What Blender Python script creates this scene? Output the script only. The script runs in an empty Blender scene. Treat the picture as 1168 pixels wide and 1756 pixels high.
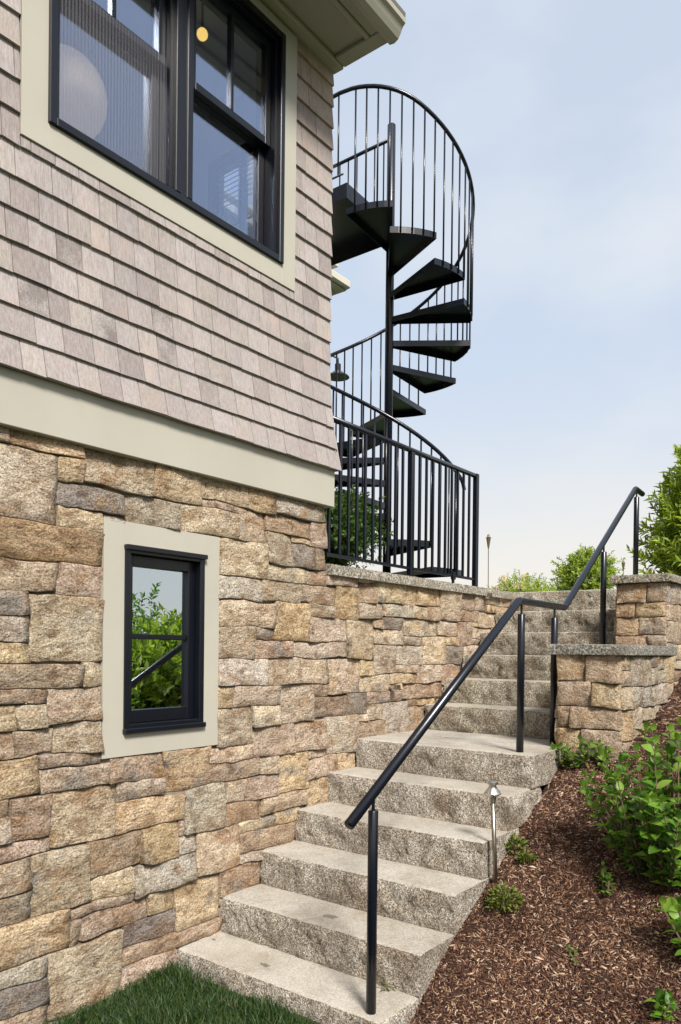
import bpy, math, random
import numpy as np
from mathutils import Vector, Matrix, noise as mnoise

R = math.radians
scn = bpy.context.scene
col = scn.collection

# ------------------------------------------------------------------ camera
# world axes: x runs along the house wall (away from the camera), wall face at y = 0, z up
CAM = Vector((0.0, -2.86, 1.6283))
YAW, PITCH, ROLL, FOC, CY = 0.6547, -0.0058, 0.0109, 1306.98, 1122.23
c_, s_ = math.cos(YAW), math.sin(YAW)
RIGHT = Vector((s_, -c_, 0)); FWD0 = Vector((c_, s_, 0))
FWD = FWD0 * math.cos(PITCH) + Vector((0, 0, 1)) * math.sin(PITCH)
UP = -FWD0 * math.sin(PITCH) + Vector((0, 0, 1)) * math.cos(PITCH)
r2 = RIGHT * math.cos(ROLL) + UP * math.sin(ROLL)
u2 = -RIGHT * math.sin(ROLL) + UP * math.cos(ROLL)
cam = bpy.data.cameras.new('camera')
camo = bpy.data.objects.new('camera', cam); col.objects.link(camo)
m = Matrix.Identity(4)
for i in range(3):
    m[i][0], m[i][1], m[i][2], m[i][3] = r2[i], u2[i], -FWD[i], CAM[i]
camo.matrix_world = m
cam.sensor_width = 36; cam.sensor_fit = 'AUTO'
cam.lens = FOC / 1756 * 36
cam.shift_y = (CY - 878) / 1756
cam.clip_start = 0.05; cam.clip_end = 3000
scn.camera = camo

# ------------------------------------------------------------------ light
SUN_DIR = Vector((-0.62, -0.92, 1.05)).normalized()      # towards the sun
sun = bpy.data.lights.new('sun', 'SUN'); sun.energy = 2.9; sun.angle = R(14); sun.color = (1.0, 0.945, 0.87)
suno = bpy.data.objects.new('sun', sun); col.objects.link(suno)
suno.rotation_euler = SUN_DIR.to_track_quat('Z', 'Y').to_euler()
suno.location = (0, 0, 30)

W = bpy.data.worlds.new('World'); scn.world = W; W.use_nodes = True
nt = W.node_tree; nt.nodes.clear()
def wn(t, **k):
    n = nt.nodes.new(t)
    for a, b in k.items(): setattr(n, a, b)
    return n
wo = wn('ShaderNodeOutputWorld'); bg = wn('ShaderNodeBackground'); bg.inputs[1].default_value = 0.10
sky = wn('ShaderNodeTexSky', sky_type='NISHITA', sun_disc=False)
sky.sun_elevation = math.asin(SUN_DIR.z); sky.sun_rotation = math.atan2(SUN_DIR.x, SUN_DIR.y)
sky.air_density = 1.0; sky.dust_density = 2.5; sky.ozone_density = 1.0
tc = wn('ShaderNodeTexCoord')
sep = wn('ShaderNodeSeparateXYZ'); nt.links.new(tc.outputs['Generated'], sep.inputs[0])
# thin cloud sheets: noise stretched towards the horizon
mp = wn('ShaderNodeMapping'); mp.inputs['Scale'].default_value = (1.0, 1.0, 2.0)
nt.links.new(tc.outputs['Generated'], mp.inputs[0])
n1 = wn('ShaderNodeTexNoise'); n1.inputs['Scale'].default_value = 2.6; n1.inputs['Detail'].default_value = 5; n1.inputs['Roughness'].default_value = 0.5
nt.links.new(mp.outputs[0], n1.inputs['Vector'])
cr = wn('ShaderNodeValToRGB'); cr.color_ramp.elements[0].position = 0.42; cr.color_ramp.elements[1].position = 0.66
nt.links.new(n1.outputs[0], cr.inputs[0])
mul = wn('ShaderNodeMath', operation='MULTIPLY'); mul.inputs[1].default_value = 0.6
nt.links.new(cr.outputs[0], mul.inputs[0])
mixc = wn('ShaderNodeMix', data_type='RGBA'); mixc.inputs['B'].default_value = (3.42, 3.55, 3.72, 1)
nt.links.new(mul.outputs[0], mixc.inputs['Factor'])
veil = wn('ShaderNodeMix', data_type='RGBA'); veil.inputs['Factor'].default_value = 0.85
veil.inputs['B'].default_value = (2.68, 3.02, 3.52, 1)
nt.links.new(sky.outputs[0], veil.inputs['A']); nt.links.new(veil.outputs['Result'], mixc.inputs['A'])
# warm bright haze low down
hz = wn('ShaderNodeMapRange'); hz.inputs['From Min'].default_value = 0.02; hz.inputs['From Max'].default_value = 0.36
hz.inputs['To Min'].default_value = 0.95; hz.inputs['To Max'].default_value = 0.0
nt.links.new(sep.outputs[2], hz.inputs[0])
hp = wn('ShaderNodeMath', operation='POWER'); hp.inputs[1].default_value = 1.35
nt.links.new(hz.outputs[0], hp.inputs[0])
mixh = wn('ShaderNodeMix', data_type='RGBA'); mixh.inputs['B'].default_value = (4.1, 3.75, 3.2, 1)
nt.links.new(hp.outputs[0], mixh.inputs['Factor']); nt.links.new(mixc.outputs['Result'], mixh.inputs['A'])
nt.links.new(mixh.outputs['Result'], bg.inputs[0]); nt.links.new(bg.outputs[0], wo.inputs[0])

scn.view_settings.view_transform = 'Standard'; scn.view_settings.look = 'None'
scn.view_settings.exposure = 1.30; scn.view_settings.gamma = 1.0
scn.view_settings.use_curve_mapping = False
scn.cycles.max_bounces = 8

rng = np.random.default_rng(11)
rnd = random.Random(5)

# ------------------------------------------------------------------ materials
class NT:
    """small helper round a material node tree"""
    def __init__(s, name, rough=0.6):
        s.m = bpy.data.materials.new(name); s.m.use_nodes = True
        s.t = s.m.node_tree; s.b = s.t.nodes['Principled BSDF']
        s.b.inputs['Roughness'].default_value = rough
        s.tc = s.n('ShaderNodeTexCoord')
        s.vec = s.tc.outputs['Object']
    def n(s, t, **k):
        x = s.t.nodes.new(t)
        for a, b in k.items(): setattr(x, a, b)
        return x
    def l(s, a, b): s.t.links.new(a, b)
    def mapping(s, scale=(1, 1, 1), rot=(0, 0, 0), vec=None):
        x = s.n('ShaderNodeMapping'); x.inputs['Scale'].default_value = scale; x.inputs['Rotation'].default_value = rot
        s.l(vec or s.vec, x.inputs[0]); return x.outputs[0]
    def noise(s, scale, detail=4, rough=0.55, vec=None, dist=0.0):
        x = s.n('ShaderNodeTexNoise'); x.inputs['Scale'].default_value = scale
        x.inputs['Detail'].default_value = detail; x.inputs['Roughness'].default_value = rough
        x.inputs['Distortion'].default_value = dist
        s.l(vec or s.vec, x.inputs['Vector']); return x.outputs[0]
    def voro(s, scale, vec=None, feature='F1'):
        x = s.n('ShaderNodeTexVoronoi', feature=feature); x.inputs['Scale'].default_value = scale
        s.l(vec or s.vec, x.inputs['Vector']); return x.outputs[0]
    def rng(s, v, a, b, c=0.0, d=1.0):
        x = s.n('ShaderNodeMapRange'); x.inputs[1].default_value = a; x.inputs[2].default_value = b
        x.inputs[3].default_value = c; x.inputs[4].default_value = d
        s.l(v, x.inputs[0]); return x.outputs[0]
    def ramp(s, v, stops):
        x = s.n('ShaderNodeValToRGB'); e = x.color_ramp.elements
        while len(e) < len(stops): e.new(0.5)
        for q, (p, c) in zip(e, stops): q.position = p; q.color = (*c, 1) if len(c) == 3 else c
        s.l(v, x.inputs[0]); return x.outputs[0]
    def mix(s, f, a, b, blend='MIX'):
        x = s.n('ShaderNodeMix', data_type='RGBA', blend_type=blend)
        for key, v in (('Factor', f), ('A', a), ('B', b)):
            if isinstance(v, (int, float)): x.inputs[key].default_value = v
            elif isinstance(v, tuple): x.inputs[key].default_value = (*v, 1)
            else: s.l(v, x.inputs[key])
        return x.outputs['Result']
    def math(s, op, a, b):
        x = s.n('ShaderNodeMath', operation=op)
        for i, v in enumerate((a, b)):
            if isinstance(v, (int, float)): x.inputs[i].default_value = v
            else: s.l(v, x.inputs[i])
        return x.outputs[0]
    def color(s, v):
        if isinstance(v, tuple): s.b.inputs['Base Color'].default_value = (*v, 1)
        else: s.l(v, s.b.inputs['Base Color'])
    def bump(s, h, strength=0.5, dist=0.01):
        x = s.n('ShaderNodeBump'); x.inputs['Strength'].default_value = strength; x.inputs['Distance'].default_value = dist
        s.l(h, x.inputs['Height']); s.l(x.outputs[0], s.b.inputs['Normal'])
    def objinfo(s): return s.n('ShaderNodeObjectInfo')
    def shifted(s):
        """texture space shifted per object so that no two pieces share a pattern"""
        oi = s.objinfo()
        a = s.n('ShaderNodeVectorMath', operation='SCALE'); a.inputs['Scale'].default_value = 40
        cmb = s.n('ShaderNodeCombineXYZ')
        for i in range(3): s.l(oi.outputs['Random'], cmb.inputs[i])
        s.l(cmb.outputs[0], a.inputs[0])
        b = s.n('ShaderNodeVectorMath', operation='ADD'); s.l(s.tc.outputs['Object'], b.inputs[0]); s.l(a.outputs[0], b.inputs[1])
        s.vec = b.outputs[0]; return oi

def mat_stone():
    t = NT('field_stone', 0.85); oi = t.shifted(); base = oi.outputs['Color']
    big = t.noise(7.5, 7, 0.66, dist=0.4)
    bed = t.noise(9, 5, 0.6, vec=t.mapping((0.8, 0.8, 2.0), (0.0, 0.35, 0.0)), dist=0.8)
    c = t.mix(t.rng(big, 0.32, 0.68), t.mix(1.0, base, (0.54, 0.46, 0.39), 'MULTIPLY'), t.mix(1.0, base, (1.22, 1.22, 1.22), 'MULTIPLY'))
    c = t.mix(t.rng(bed, 0.42, 0.66, 0, 0.7), c, t.mix(1.0, base, (1.25, 1.30, 1.38), 'MULTIPLY'))
    rust = t.noise(4.2, 5, 0.6, vec=t.mapping((1.0, 1.0, 1.4), (0.3, 0.9, 0.1)), dist=0.8)
    c = t.mix(t.rng(rust, 0.55, 0.68, 0, 0.6), c, (0.30, 0.165, 0.075))
    och = t.noise(6.0, 4, 0.6, vec=t.mapping((1, 1, 1), (1.3, 0.2, 0.7)))
    c = t.mix(t.rng(och, 0.58, 0.70, 0, 0.55), c, (0.42, 0.25, 0.10))
    grey = t.noise(5.0, 5, 0.6, vec=t.mapping((1, 1, 1), (2.1, 1.2, 0.4)))
    c = t.mix(t.rng(grey, 0.57, 0.70, 0, 0.8), c, (0.25, 0.235, 0.215))
    vein = t.noise(14, 8, 0.7, dist=0.7)
    c = t.mix(t.rng(vein, 0.33, 0.42, 0.6, 0), c, (0.10, 0.06, 0.04))
    wx = t.noise(1.6, 6, 0.65, vec=t.tc.outputs['Object'])
    c = t.mix(t.rng(wx, 0.35, 0.66, 0.0, 0.4), c, t.mix(1.0, c, (0.72, 0.68, 0.64), 'MULTIPLY'))
    sp = t.noise(120, 3, 0.7)
    c = t.mix(1.0, c, t.ramp(sp, [(0.33, (0.42, 0.37, 0.33)), (0.50, (1, 1, 1)), (0.66, (1.38, 1.37, 1.35))]), 'MULTIPLY')
    t.color(c); t.b.inputs['Specular IOR Level'].default_value = 0.25
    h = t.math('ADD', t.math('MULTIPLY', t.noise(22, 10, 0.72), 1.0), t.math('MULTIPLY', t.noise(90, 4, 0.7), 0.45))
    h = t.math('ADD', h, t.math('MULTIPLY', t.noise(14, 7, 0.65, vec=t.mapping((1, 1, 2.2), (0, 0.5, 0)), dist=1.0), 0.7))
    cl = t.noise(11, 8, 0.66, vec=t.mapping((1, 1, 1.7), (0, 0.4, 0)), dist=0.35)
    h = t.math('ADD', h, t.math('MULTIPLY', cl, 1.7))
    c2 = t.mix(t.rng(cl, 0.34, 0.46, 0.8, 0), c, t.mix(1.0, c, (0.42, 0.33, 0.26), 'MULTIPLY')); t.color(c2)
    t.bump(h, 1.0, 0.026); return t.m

def mat_mortar():
    t = NT('mortar', 0.95)
    c = t.mix(t.rng(t.noise(7, 5), 0.4, 0.65), (0.05, 0.040, 0.030), (0.26, 0.235, 0.19))
    t.color(c); t.bump(t.noise(60, 6, 0.7), 0.6, 0.01); return t.m

def mat_granite(name, top):
    t = NT(name, 0.8 if top else 0.9); oi = t.shifted()
    sp = t.noise(230, 2, 0.6); sp2 = t.noise(85, 3, 0.7)
    v = t.math('ADD', t.math('MULTIPLY', sp, 0.6), t.math('MULTIPLY', sp2, 0.4))
    if top:
        c = t.ramp(v, [(0.34, (0.195, 0.18, 0.157)), (0.46, (0.355, 0.332, 0.293)), (0.60, (0.50, 0.475, 0.43))])
        st = t.rng(t.noise(3.2, 6, 0.65), 0.42, 0.72, 0, 0.6)
        c = t.mix(st, c, t.mix(1.0, c, (0.62, 0.55, 0.47), 'MULTIPLY'))
        c = t.mix(t.rng(t.noise(9, 7, 0.72, dist=.6), 0.52, 0.72, 0, 0.55), c, (0.17, 0.145, 0.115))
        c = t.mix(t.rng(t.noise(1.7, 5, 0.65, vec=t.tc.outputs['Object']), 0.45, 0.65, 0, 0.4), c, t.mix(1.0, c, (0.72, 0.67, 0.60), 'MULTIPLY'))
    else:
        c = t.ramp(v, [(0.36, (0.022, 0.019, 0.016)), (0.45, (0.165, 0.147, 0.125)), (0.53, (0.42, 0.382, 0.33)), (0.62, (0.78, 0.735, 0.65))])
        st = t.rng(t.noise(6, 8, 0.7, dist=0.6), 0.40, 0.62, 0, 0.9)
        c = t.mix(st, c, t.mix(1.0, c, (0.55, 0.48, 0.41), 'MULTIPLY'))
        c = t.mix(t.rng(t.noise(2.5, 4, 0.6), 0.56, 0.7, 0, 0.45), c, t.mix(1.0, c, (0.72, 0.58, 0.46), 'MULTIPLY'))
    c = t.mix(1.0, c, oi.outputs['Color'], 'MULTIPLY')
    t.color(c); t.b.inputs['Specular IOR Level'].default_value = 0.3
    if top: t.bump(t.noise(140, 5, 0.7), 0.35, 0.004)
    else: t.bump(t.math('ADD', t.noise(28, 9, 0.7), t.math('MULTIPLY', t.noise(120, 3, 0.7), 0.4)), 0.9, 0.02)
    return t.m

def mat_cap():
    t = NT('cap_stone', 0.9); oi = t.shifted()
    c = t.ramp(t.noise(80, 4, 0.75), [(0.38, (0.03, 0.03, 0.027)), (0.5, (0.12, 0.115, 0.10)), (0.62, (0.34, 0.325, 0.29))])
    c = t.mix(t.rng(t.noise(6, 5), 0.45, 0.7, 0, 0.6), c, (0.10, 0.085, 0.065))
    t.color(t.mix(1.0, c, oi.outputs['Color'], 'MULTIPLY')); t.bump(t.noise(45, 8, 0.7), 0.8, 0.015); return t.m

def mat_shingle():
    t = NT('cedar_shingle', 0.88); oi = t.shifted(); base = oi.outputs['Color']
    g = t.noise(6, 6, 0.65, vec=t.mapping((26, 26, 1.1)))
    g2 = t.noise(9, 4, 0.6, vec=t.mapping((70, 70, 1.6)))
    c = t.mix(t.rng(g, 0.3, 0.7), t.mix(1.0, base, (0.70, 0.67, 0.66), 'MULTIPLY'), t.mix(1.0, base, (1.14, 1.14, 1.15), 'MULTIPLY'))
    c = t.mix(t.rng(g2, 0.36, 0.5, 0.55, 0), c, t.mix(1.0, base, (0.55, 0.50, 0.48), 'MULTIPLY'))
    bl = t.noise(5, 4, 0.6)
    c = t.mix(t.rng(bl, 0.55, 0.75, 0, 0.6), c, t.mix(1.0, base, (1.08, 0.93, 0.84), 'MULTIPLY'))
    wx = t.noise(1.3, 6, 0.65, vec=t.mapping((1.6, 1.6, .55), vec=t.tc.outputs['Object']))
    c = t.mix(t.rng(wx, 0.36, 0.64, 0.0, 0.6), c, t.mix(1.0, c, (0.80, 0.80, 0.83), 'MULTIPLY'))
    wear = t.math('SUBTRACT', 1.0, oi.outputs['Alpha'])         # a few boards carry mildew
    ms = t.rng(t.math('ADD', t.noise(7, 4, 0.6), t.math('MULTIPLY', t.noise(110, 3, 0.8), 0.55)), 0.66, 0.92)
    c = t.mix(t.math('MULTIPLY', t.math('MULTIPLY', ms, 0.75), wear), c, (0.12, 0.105, 0.095))
    t.color(c); t.b.inputs['Specular IOR Level'].default_value = 0.2
    t.bump(t.math('ADD', g, t.math('MULTIPLY', g2, 0.5)), 0.5, 0.004); return t.m

def mat_paint(name, c, rough=0.45, var=0.06, spec=0.4):
    t = NT(name, rough)
    k = t.mix(t.rng(t.noise(2.3, 5, 0.6), 0.3, 0.7), tuple(x * (1 - var) for x in c), tuple(min(1, x * (1 + var)) for x in c))
    run = t.noise(5, 5, 0.65, vec=t.mapping((5, 5, .35)))
    t.color(t.mix(t.rng(run, 0.52, 0.75, 0, 2.2 * var), k, tuple(x * .8 for x in c)))
    t.b.inputs['Specular IOR Level'].default_value = spec
    t.bump(t.noise(160, 3), 0.05, 0.002); return t.m

def mat_metal(name, c, rough):
    t = NT(name, rough); t.b.inputs['Metallic'].default_value = 1
    t.color(t.mix(t.rng(t.noise(30, 4), 0.35, 0.7), tuple(x * .75 for x in c), c)); return t.m

def mat_glass(name, lo, hi, tint=(1, 1, 1), gc=(0.95, 0.97, 1.0)):
    t = NT(name); t.t.nodes.remove(t.b)
    out = [n for n in t.t.nodes if n.type == 'OUTPUT_MATERIAL'][0]
    tr = t.n('ShaderNodeBsdfTransparent'); tr.inputs[0].default_value = (*tint, 1)
    gl = t.n('ShaderNodeBsdfGlossy'); gl.inputs['Roughness'].default_value = 0.0; gl.inputs[0].default_value = (*gc, 1)
    fr = t.n('ShaderNodeLayerWeight'); fr.inputs[0].default_value = 0.5
    f = t.rng(fr.outputs['Facing'], 0, 1, lo, hi)
    mx = t.n('ShaderNodeMixShader'); t.l(f, mx.inputs[0]); t.l(tr.outputs[0], mx.inputs[1]); t.l(gl.outputs[0], mx.inputs[2])
    t.l(mx.outputs[0], out.inputs[0]); return t.m

def mat_screen():
    t = NT('insect_screen', 0.7); t.color((0.24, 0.24, 0.28))
    out = [n for n in t.t.nodes if n.type == 'OUTPUT_MATERIAL'][0]
    tr = t.n('ShaderNodeBsdfTransparent'); mx = t.n('ShaderNodeMixShader')
    w = t.n('ShaderNodeTexWave', wave_type='BANDS', bands_direction='X'); w.inputs['Scale'].default_value = 19
    t.l(t.vec, w.inputs[0])
    t.l(t.rng(w.outputs['Fac'], 0, 1, 0.03, 0.16), mx.inputs[0]); t.l(tr.outputs[0], mx.inputs[1]); t.l(t.b.outputs[0], mx.inputs[2])
    t.l(mx.outputs[0], out.inputs[0]); return t.m

def mat_emit(name, c, k):
    t = NT(name); t.color(c); t.b.inputs['Emission Color'].default_value = (*c, 1); t.b.inputs['Emission Strength'].default_value = k
    return t.m

def mat_leaf(name, cols, trans=0.35, rough=0.45):
    t = NT(name, rough); oi = t.objinfo(); g = t.n('ShaderNodeNewGeometry')
    rr = t.math('FRACT', t.math('ADD', g.outputs['Random Per Island'], oi.outputs['Random']), 0)
    n = len(cols)
    c = t.ramp(rr, [(i / max(1, n - 1), k) for i, k in enumerate(cols)])
    t.color(c); t.b.inputs['Specular IOR Level'].default_value = 0.35
    tl = t.n('ShaderNodeBsdfTranslucent'); t.l(t.mix(1.0, c, (1.5, 1.6, 0.7), 'MULTIPLY'), tl.inputs[0])
    mx = t.n('ShaderNodeMixShader'); mx.inputs[0].default_value = trans
    out = [q for q in t.t.nodes if q.type == 'OUTPUT_MATERIAL'][0]
    t.l(t.b.outputs[0], mx.inputs[1]); t.l(tl.outputs[0], mx.inputs[2]); t.l(mx.outputs[0], out.inputs[0]); return t.m

def mat_chips():
    t = NT('bark_chips', 0.9); g = t.n('ShaderNodeNewGeometry')
    c = t.ramp(g.outputs['Random Per Island'], [(0.0, (0.022, 0.010, 0.007)), (0.30, (0.066, 0.028, 0.018)), (0.56, (0.145, 0.070, 0.042)), (0.79, (0.27, 0.155, 0.093)), (0.95, (0.50, 0.36, 0.25))])
    c = t.mix(t.rng(t.noise(160, 3), 0.35, 0.7, 0, 0.5), c, (0.03, 0.015, 0.010))
    c = t.mix(t.rng(t.noise(2.6, 5, 0.65), 0.44, 0.62, 0, 0.7), c, t.mix(1.0, c, (0.52, 0.45, 0.42), 'MULTIPLY'))
    t.color(c); t.b.inputs['Specular IOR Level'].default_value = 0.2; return t.m

def mat_soil():
    t = NT('mulch_soil', 0.95)
    c = t.ramp(t.noise(70, 6, 0.75), [(0.35, (0.018, 0.008, 0.006)), (0.5, (0.05, 0.023, 0.015)), (0.66, (0.13, 0.065, 0.04))])
    c = t.mix(t.rng(t.noise(2.2, 4), 0.5, 0.7, 0, 0.5), c, (0.035, 0.02, 0.014))
    t.color(c); t.bump(t.noise(55, 8, 0.75), 1.0, 0.03); return t.m

def mat_ground():
    t = NT('lawn_turf', 0.95)
    t.color(t.ramp(t.noise(14, 6, 0.7), [(0.35, (0.015, 0.03, 0.008)), (0.65, (0.05, 0.085, 0.02))])); t.bump(t.noise(90, 4), 1, 0.03); return t.m

M = dict(
    stone=mat_stone(), mortar=mat_mortar(), top=mat_granite('thermal_granite', True), face=mat_granite('split_granite', False), cap=mat_cap(),
    shingle=mat_shingle(), trim=mat_paint('putty_paint', (0.365, 0.347, 0.292), 0.5, 0.04), frame=mat_paint('black_window_paint', (0.004, 0.005, 0.009), 0.30, 0.1, 0.42),
    black=mat_paint('black_satin_paint', (0.0035, 0.0050, 0.0105), 0.27, 0.12, 0.5), sheath=mat_paint('dark_felt', (0.025, 0.022, 0.02), 0.9),
    room=mat_paint('room_plaster', (0.68, 0.70, 0.76), 0.8), dark=mat_paint('dark_room', (0.05, 0.05, 0.05), 0.9),
    glass=mat_glass('window_glass', 0.06, 0.58, (0.93, 0.96, 1.0), (0.66, 0.77, 1.0)), bglass=mat_glass('basement_glass', 0.62, 0.9, (0.5, 0.55, 0.55), (0.72, 0.83, 0.93)), screen=mat_screen(),
    paper=mat_emit('rice_paper_glow', (0.85, 0.62, 0.38), 0.10), globe=mat_emit('lit_globe', (1.0, 0.62, 0.16), 0.75),  # paper: faint glow added to brighten the lantern shade; globe: lit lamp
    steel=mat_metal('weathered_bronze', (0.36, 0.33, 0.28), 0.35), bright=mat_metal('brushed_steel', (0.75, 0.72, 0.68), 0.3),
    chips=mat_chips(), soil=mat_soil(), turf=mat_ground(),
    grass=mat_leaf('grass_blade', [(0.006, 0.022, 0.004), (0.015, 0.045, 0.008), (0.024, 0.062, 0.010), (0.04, 0.08, 0.015), (0.09, 0.10, 0.035)], 0.3, 0.5),
    leaf=mat_leaf('shrub_leaf', [(0.04, 0.10, 0.012), (0.08, 0.18, 0.018), (0.125, 0.24, 0.025), (0.20, 0.31, 0.045)]),
    willow=mat_leaf('willow_leaf', [(0.11, 0.17, 0.017), (0.21, 0.29, 0.03), (0.28, 0.35, 0.05), (0.40, 0.45, 0.11)], 0.4),
    darkleaf=mat_leaf('boxwood_leaf', [(0.015, 0.045, 0.008), (0.035, 0.085, 0.014), (0.07, 0.14, 0.022), (0.12, 0.20, 0.04)], 0.3),
    weed=mat_leaf('weed_leaf', [(0.05, 0.09, 0.012), (0.09, 0.13, 0.02), (0.15, 0.14, 0.03), (0.10, 0.16, 0.025)], 0.3),
    bark=mat_paint('twig_bark', (0.09, 0.06, 0.04), 0.9, 0.3), roof=mat_paint('roof_slate', (0.10, 0.095, 0.09), 0.9, 0.2),
    stucco=mat_paint('pale_stucco', (0.5, 0.40, 0.28), 0.9), copper=mat_metal('torch_metal', (0.40, 0.33, 0.20), 0.4), bamboo=mat_paint('torch_pole', (0.11, 0.09, 0.06), 0.8),
    patch=mat_paint('lichen_patch', (0.15, 0.135, 0.11), 0.95, 0.3), straw=mat_paint('dry_bark', (0.40, 0.31, 0.22), 0.9, 0.2),
    far=mat_paint('far_trim', (0.50, 0.48, 0.40), 0.6),
)

# ------------------------------------------------------------------ mesh helpers
class MB:
    def __init__(s): s.v = []; s.f = []; s.mi = []
    def add(s, vs, fs, mi=0):
        o = len(s.v); s.v += [tuple(v) for v in vs]; s.f += [tuple(i + o for i in f) for f in fs]; s.mi += [mi] * len(fs)
    def box(s, x0, x1, y0, y1, z0, z1, mi=0):
        vs = [(x, y, z) for z in (z0, z1) for y in (y0, y1) for x in (x0, x1)]
        s.add(vs, [(0, 2, 3, 1), (4, 5, 7, 6), (0, 1, 5, 4), (2, 6, 7, 3), (0, 4, 6, 2), (1, 3, 7, 5)], mi)
    def bbox(s, x0, x1, y0, y1, z0, z1, b=0.004, mi=0):
        """box with chamfered edges"""
        xs, ys, zs = (x0, x1), (y0, y1), (z0, z1); V = []; idx = {}
        for i in (0, 1):
            for j in (0, 1):
                for k in (0, 1):
                    sx, sy, sz = (b if i == 0 else -b), (b if j == 0 else -b), (b if k == 0 else -b)
                    for ax in range(3):
                        p = [xs[i] + sx, ys[j] + sy, zs[k] + sz]; p[ax] = (xs[i], ys[j], zs[k])[ax]
                        idx[i, j, k, ax] = len(V); V.append(tuple(p))
        F = []
        for ax in range(3):
            o = [a for a in range(3) if a != ax]
            for sgn in (0, 1):
                q = []
                for (a, bb) in ((0, 0), (1, 0), (1, 1), (0, 1)):
                    t = [0, 0, 0]; t[ax] = sgn; t[o[0]] = a; t[o[1]] = bb; q.append(idx[(*t, ax)])
                flip = (sgn == 0) ^ (ax == 1)
                F.append(tuple(q[::-1]) if flip else tuple(q))
        for ax in range(3):                       # chamfer strips along axis ax
            o = [a for a in range(3) if a != ax]
            for a in (0, 1):
                for bb in (0, 1):
                    t0 = [0, 0, 0]; t1 = [0, 0, 0]; t1[ax] = 1
                    for t in (t0, t1): t[o[0]] = a; t[o[1]] = bb
                    F.append((idx[(*t0, o[0])], idx[(*t1, o[0])], idx[(*t1, o[1])], idx[(*t0, o[1])]))
        for i in (0, 1):
            for j in (0, 1):
                for k in (0, 1): F.append(tuple(idx[i, j, k, a] for a in range(3)))
        s.add(V, F, mi)
    def prism(s, poly, y0, y1, axis='y', mi=0):
        """extrude a 2D polygon: axis y -> poly is (x, z); axis x -> (y, z); axis z -> (x, y)"""
        n = len(poly)
        def p(a, b, t): return (a, t, b) if axis == 'y' else ((t, a, b) if axis == 'x' else (a, b, t))
        vs = [p(a, b, y0) for a, b in poly] + [p(a, b, y1) for a, b in poly]
        s.add(vs, [tuple(range(n)), tuple(range(2 * n - 1, n - 1, -1))] + [(i, n + i, n + (i + 1) % n, (i + 1) % n) for i in range(n)], mi)
    def tube(s, path, r, n=8, caps=True, mi=0):
        path = [Vector(p) for p in path]; rs = r if isinstance(r, (list, tuple)) else [r] * len(path)
        prev = None; rings = []
        for i, p in enumerate(path):
            d = ((path[min(i + 1, len(path) - 1)] - p).normalized() + (p - path[max(i - 1, 0)]).normalized())
            d = d.normalized() if d.length > 1e-9 else Vector((0, 0, 1))
            if prev is None:
                a = Vector((0, 0, 1)) if abs(d.z) < 0.9 else Vector((1, 0, 0)); u = d.cross(a).normalized()
            else:
                u = (prev - d * prev.dot(d)).normalized()
            prev = u; w = d.cross(u)
            rings.append([p + (u * math.cos(2 * math.pi * q / n) + w * math.sin(2 * math.pi * q / n)) * rs[i] for q in range(n)])
        o = [v for ring in rings for v in ring]; F = []
        for i in range(len(path) - 1):
            for q in range(n): F.append((i * n + q, i * n + (q + 1) % n, (i + 1) * n + (q + 1) % n, (i + 1) * n + q))
        if caps: F.append(tuple(range(n - 1, -1, -1))); F.append(tuple((len(path) - 1) * n + q for q in range(n)))
        s.add(o, F, mi)
    def lathe(s, prof, cx, cy, n=20, mi=0):
        o = []; F = []
        for r, z in prof: o += [(cx + r * math.cos(2 * math.pi * q / n), cy + r * math.sin(2 * math.pi * q / n), z) for q in range(n)]
        for i in range(len(prof) - 1):
            for q in range(n): F.append((i * n + q, i * n + (q + 1) % n, (i + 1) * n + (q + 1) % n, (i + 1) * n + q))
        F.append(tuple(range(n - 1, -1, -1))); F.append(tuple((len(prof) - 1) * n + q for q in range(n)))
        s.add(o, F, mi)
    def build(s, name, mats, parent=None, smooth=False, recalc=True):
        me = bpy.data.meshes.new(name); me.from_pydata(s.v, [], s.f)
        for mm in (mats if isinstance(mats, (list, tuple)) else [mats]): me.materials.append(mm)
        me.polygons.foreach_set('material_index', s.mi)
        if smooth: me.polygons.foreach_set('use_smooth', [True] * len(s.f))
        if recalc:
            import bmesh
            b = bmesh.new(); b.from_mesh(me); bmesh.ops.recalc_face_normals(b, faces=b.faces); b.to_mesh(me); b.free()
        me.update()
        return link(name, me, parent)

def link(name, me, parent=None):
    o = bpy.data.objects.new(name, me); col.objects.link(o)
    if parent: o.parent = parent
    return o
def tag(o, label=None, cat=None, group=None, kind=None):
    for k, v in (('label', label), ('category', cat), ('group', group), ('kind', kind)):
        if v: o[k] = v
    return o
def thing(name, label, cat, group=None):
    o = bpy.data.objects.new(name, None); col.objects.link(o); o.empty_display_size = 0.1
    return tag(o, label, cat, group)
def fast_mesh(name, V, F, mat):
    """V (n,3) float, F (m,k) int, all faces the same size"""
    V = np.asarray(V, np.float32); F = np.asarray(F, np.int32)
    me = bpy.data.meshes.new(name); me.vertices.add(len(V)); me.vertices.foreach_set('co', V.ravel())
    k = F.shape[1]; me.loops.add(F.size); me.loops.foreach_set('vertex_index', F.ravel())
    me.polygons.add(len(F)); me.polygons.foreach_set('loop_start', np.arange(0, F.size, k, dtype=np.int32))
    me.materials.append(mat); me.update(calc_edges=True); return me
def fbm(p, o=4):
    a, t, f = 0.5, 0.0, 1.0
    for i in range(o): t += a * mnoise.noise(p * f); a *= 0.5; f *= 2.03
    return t

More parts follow.
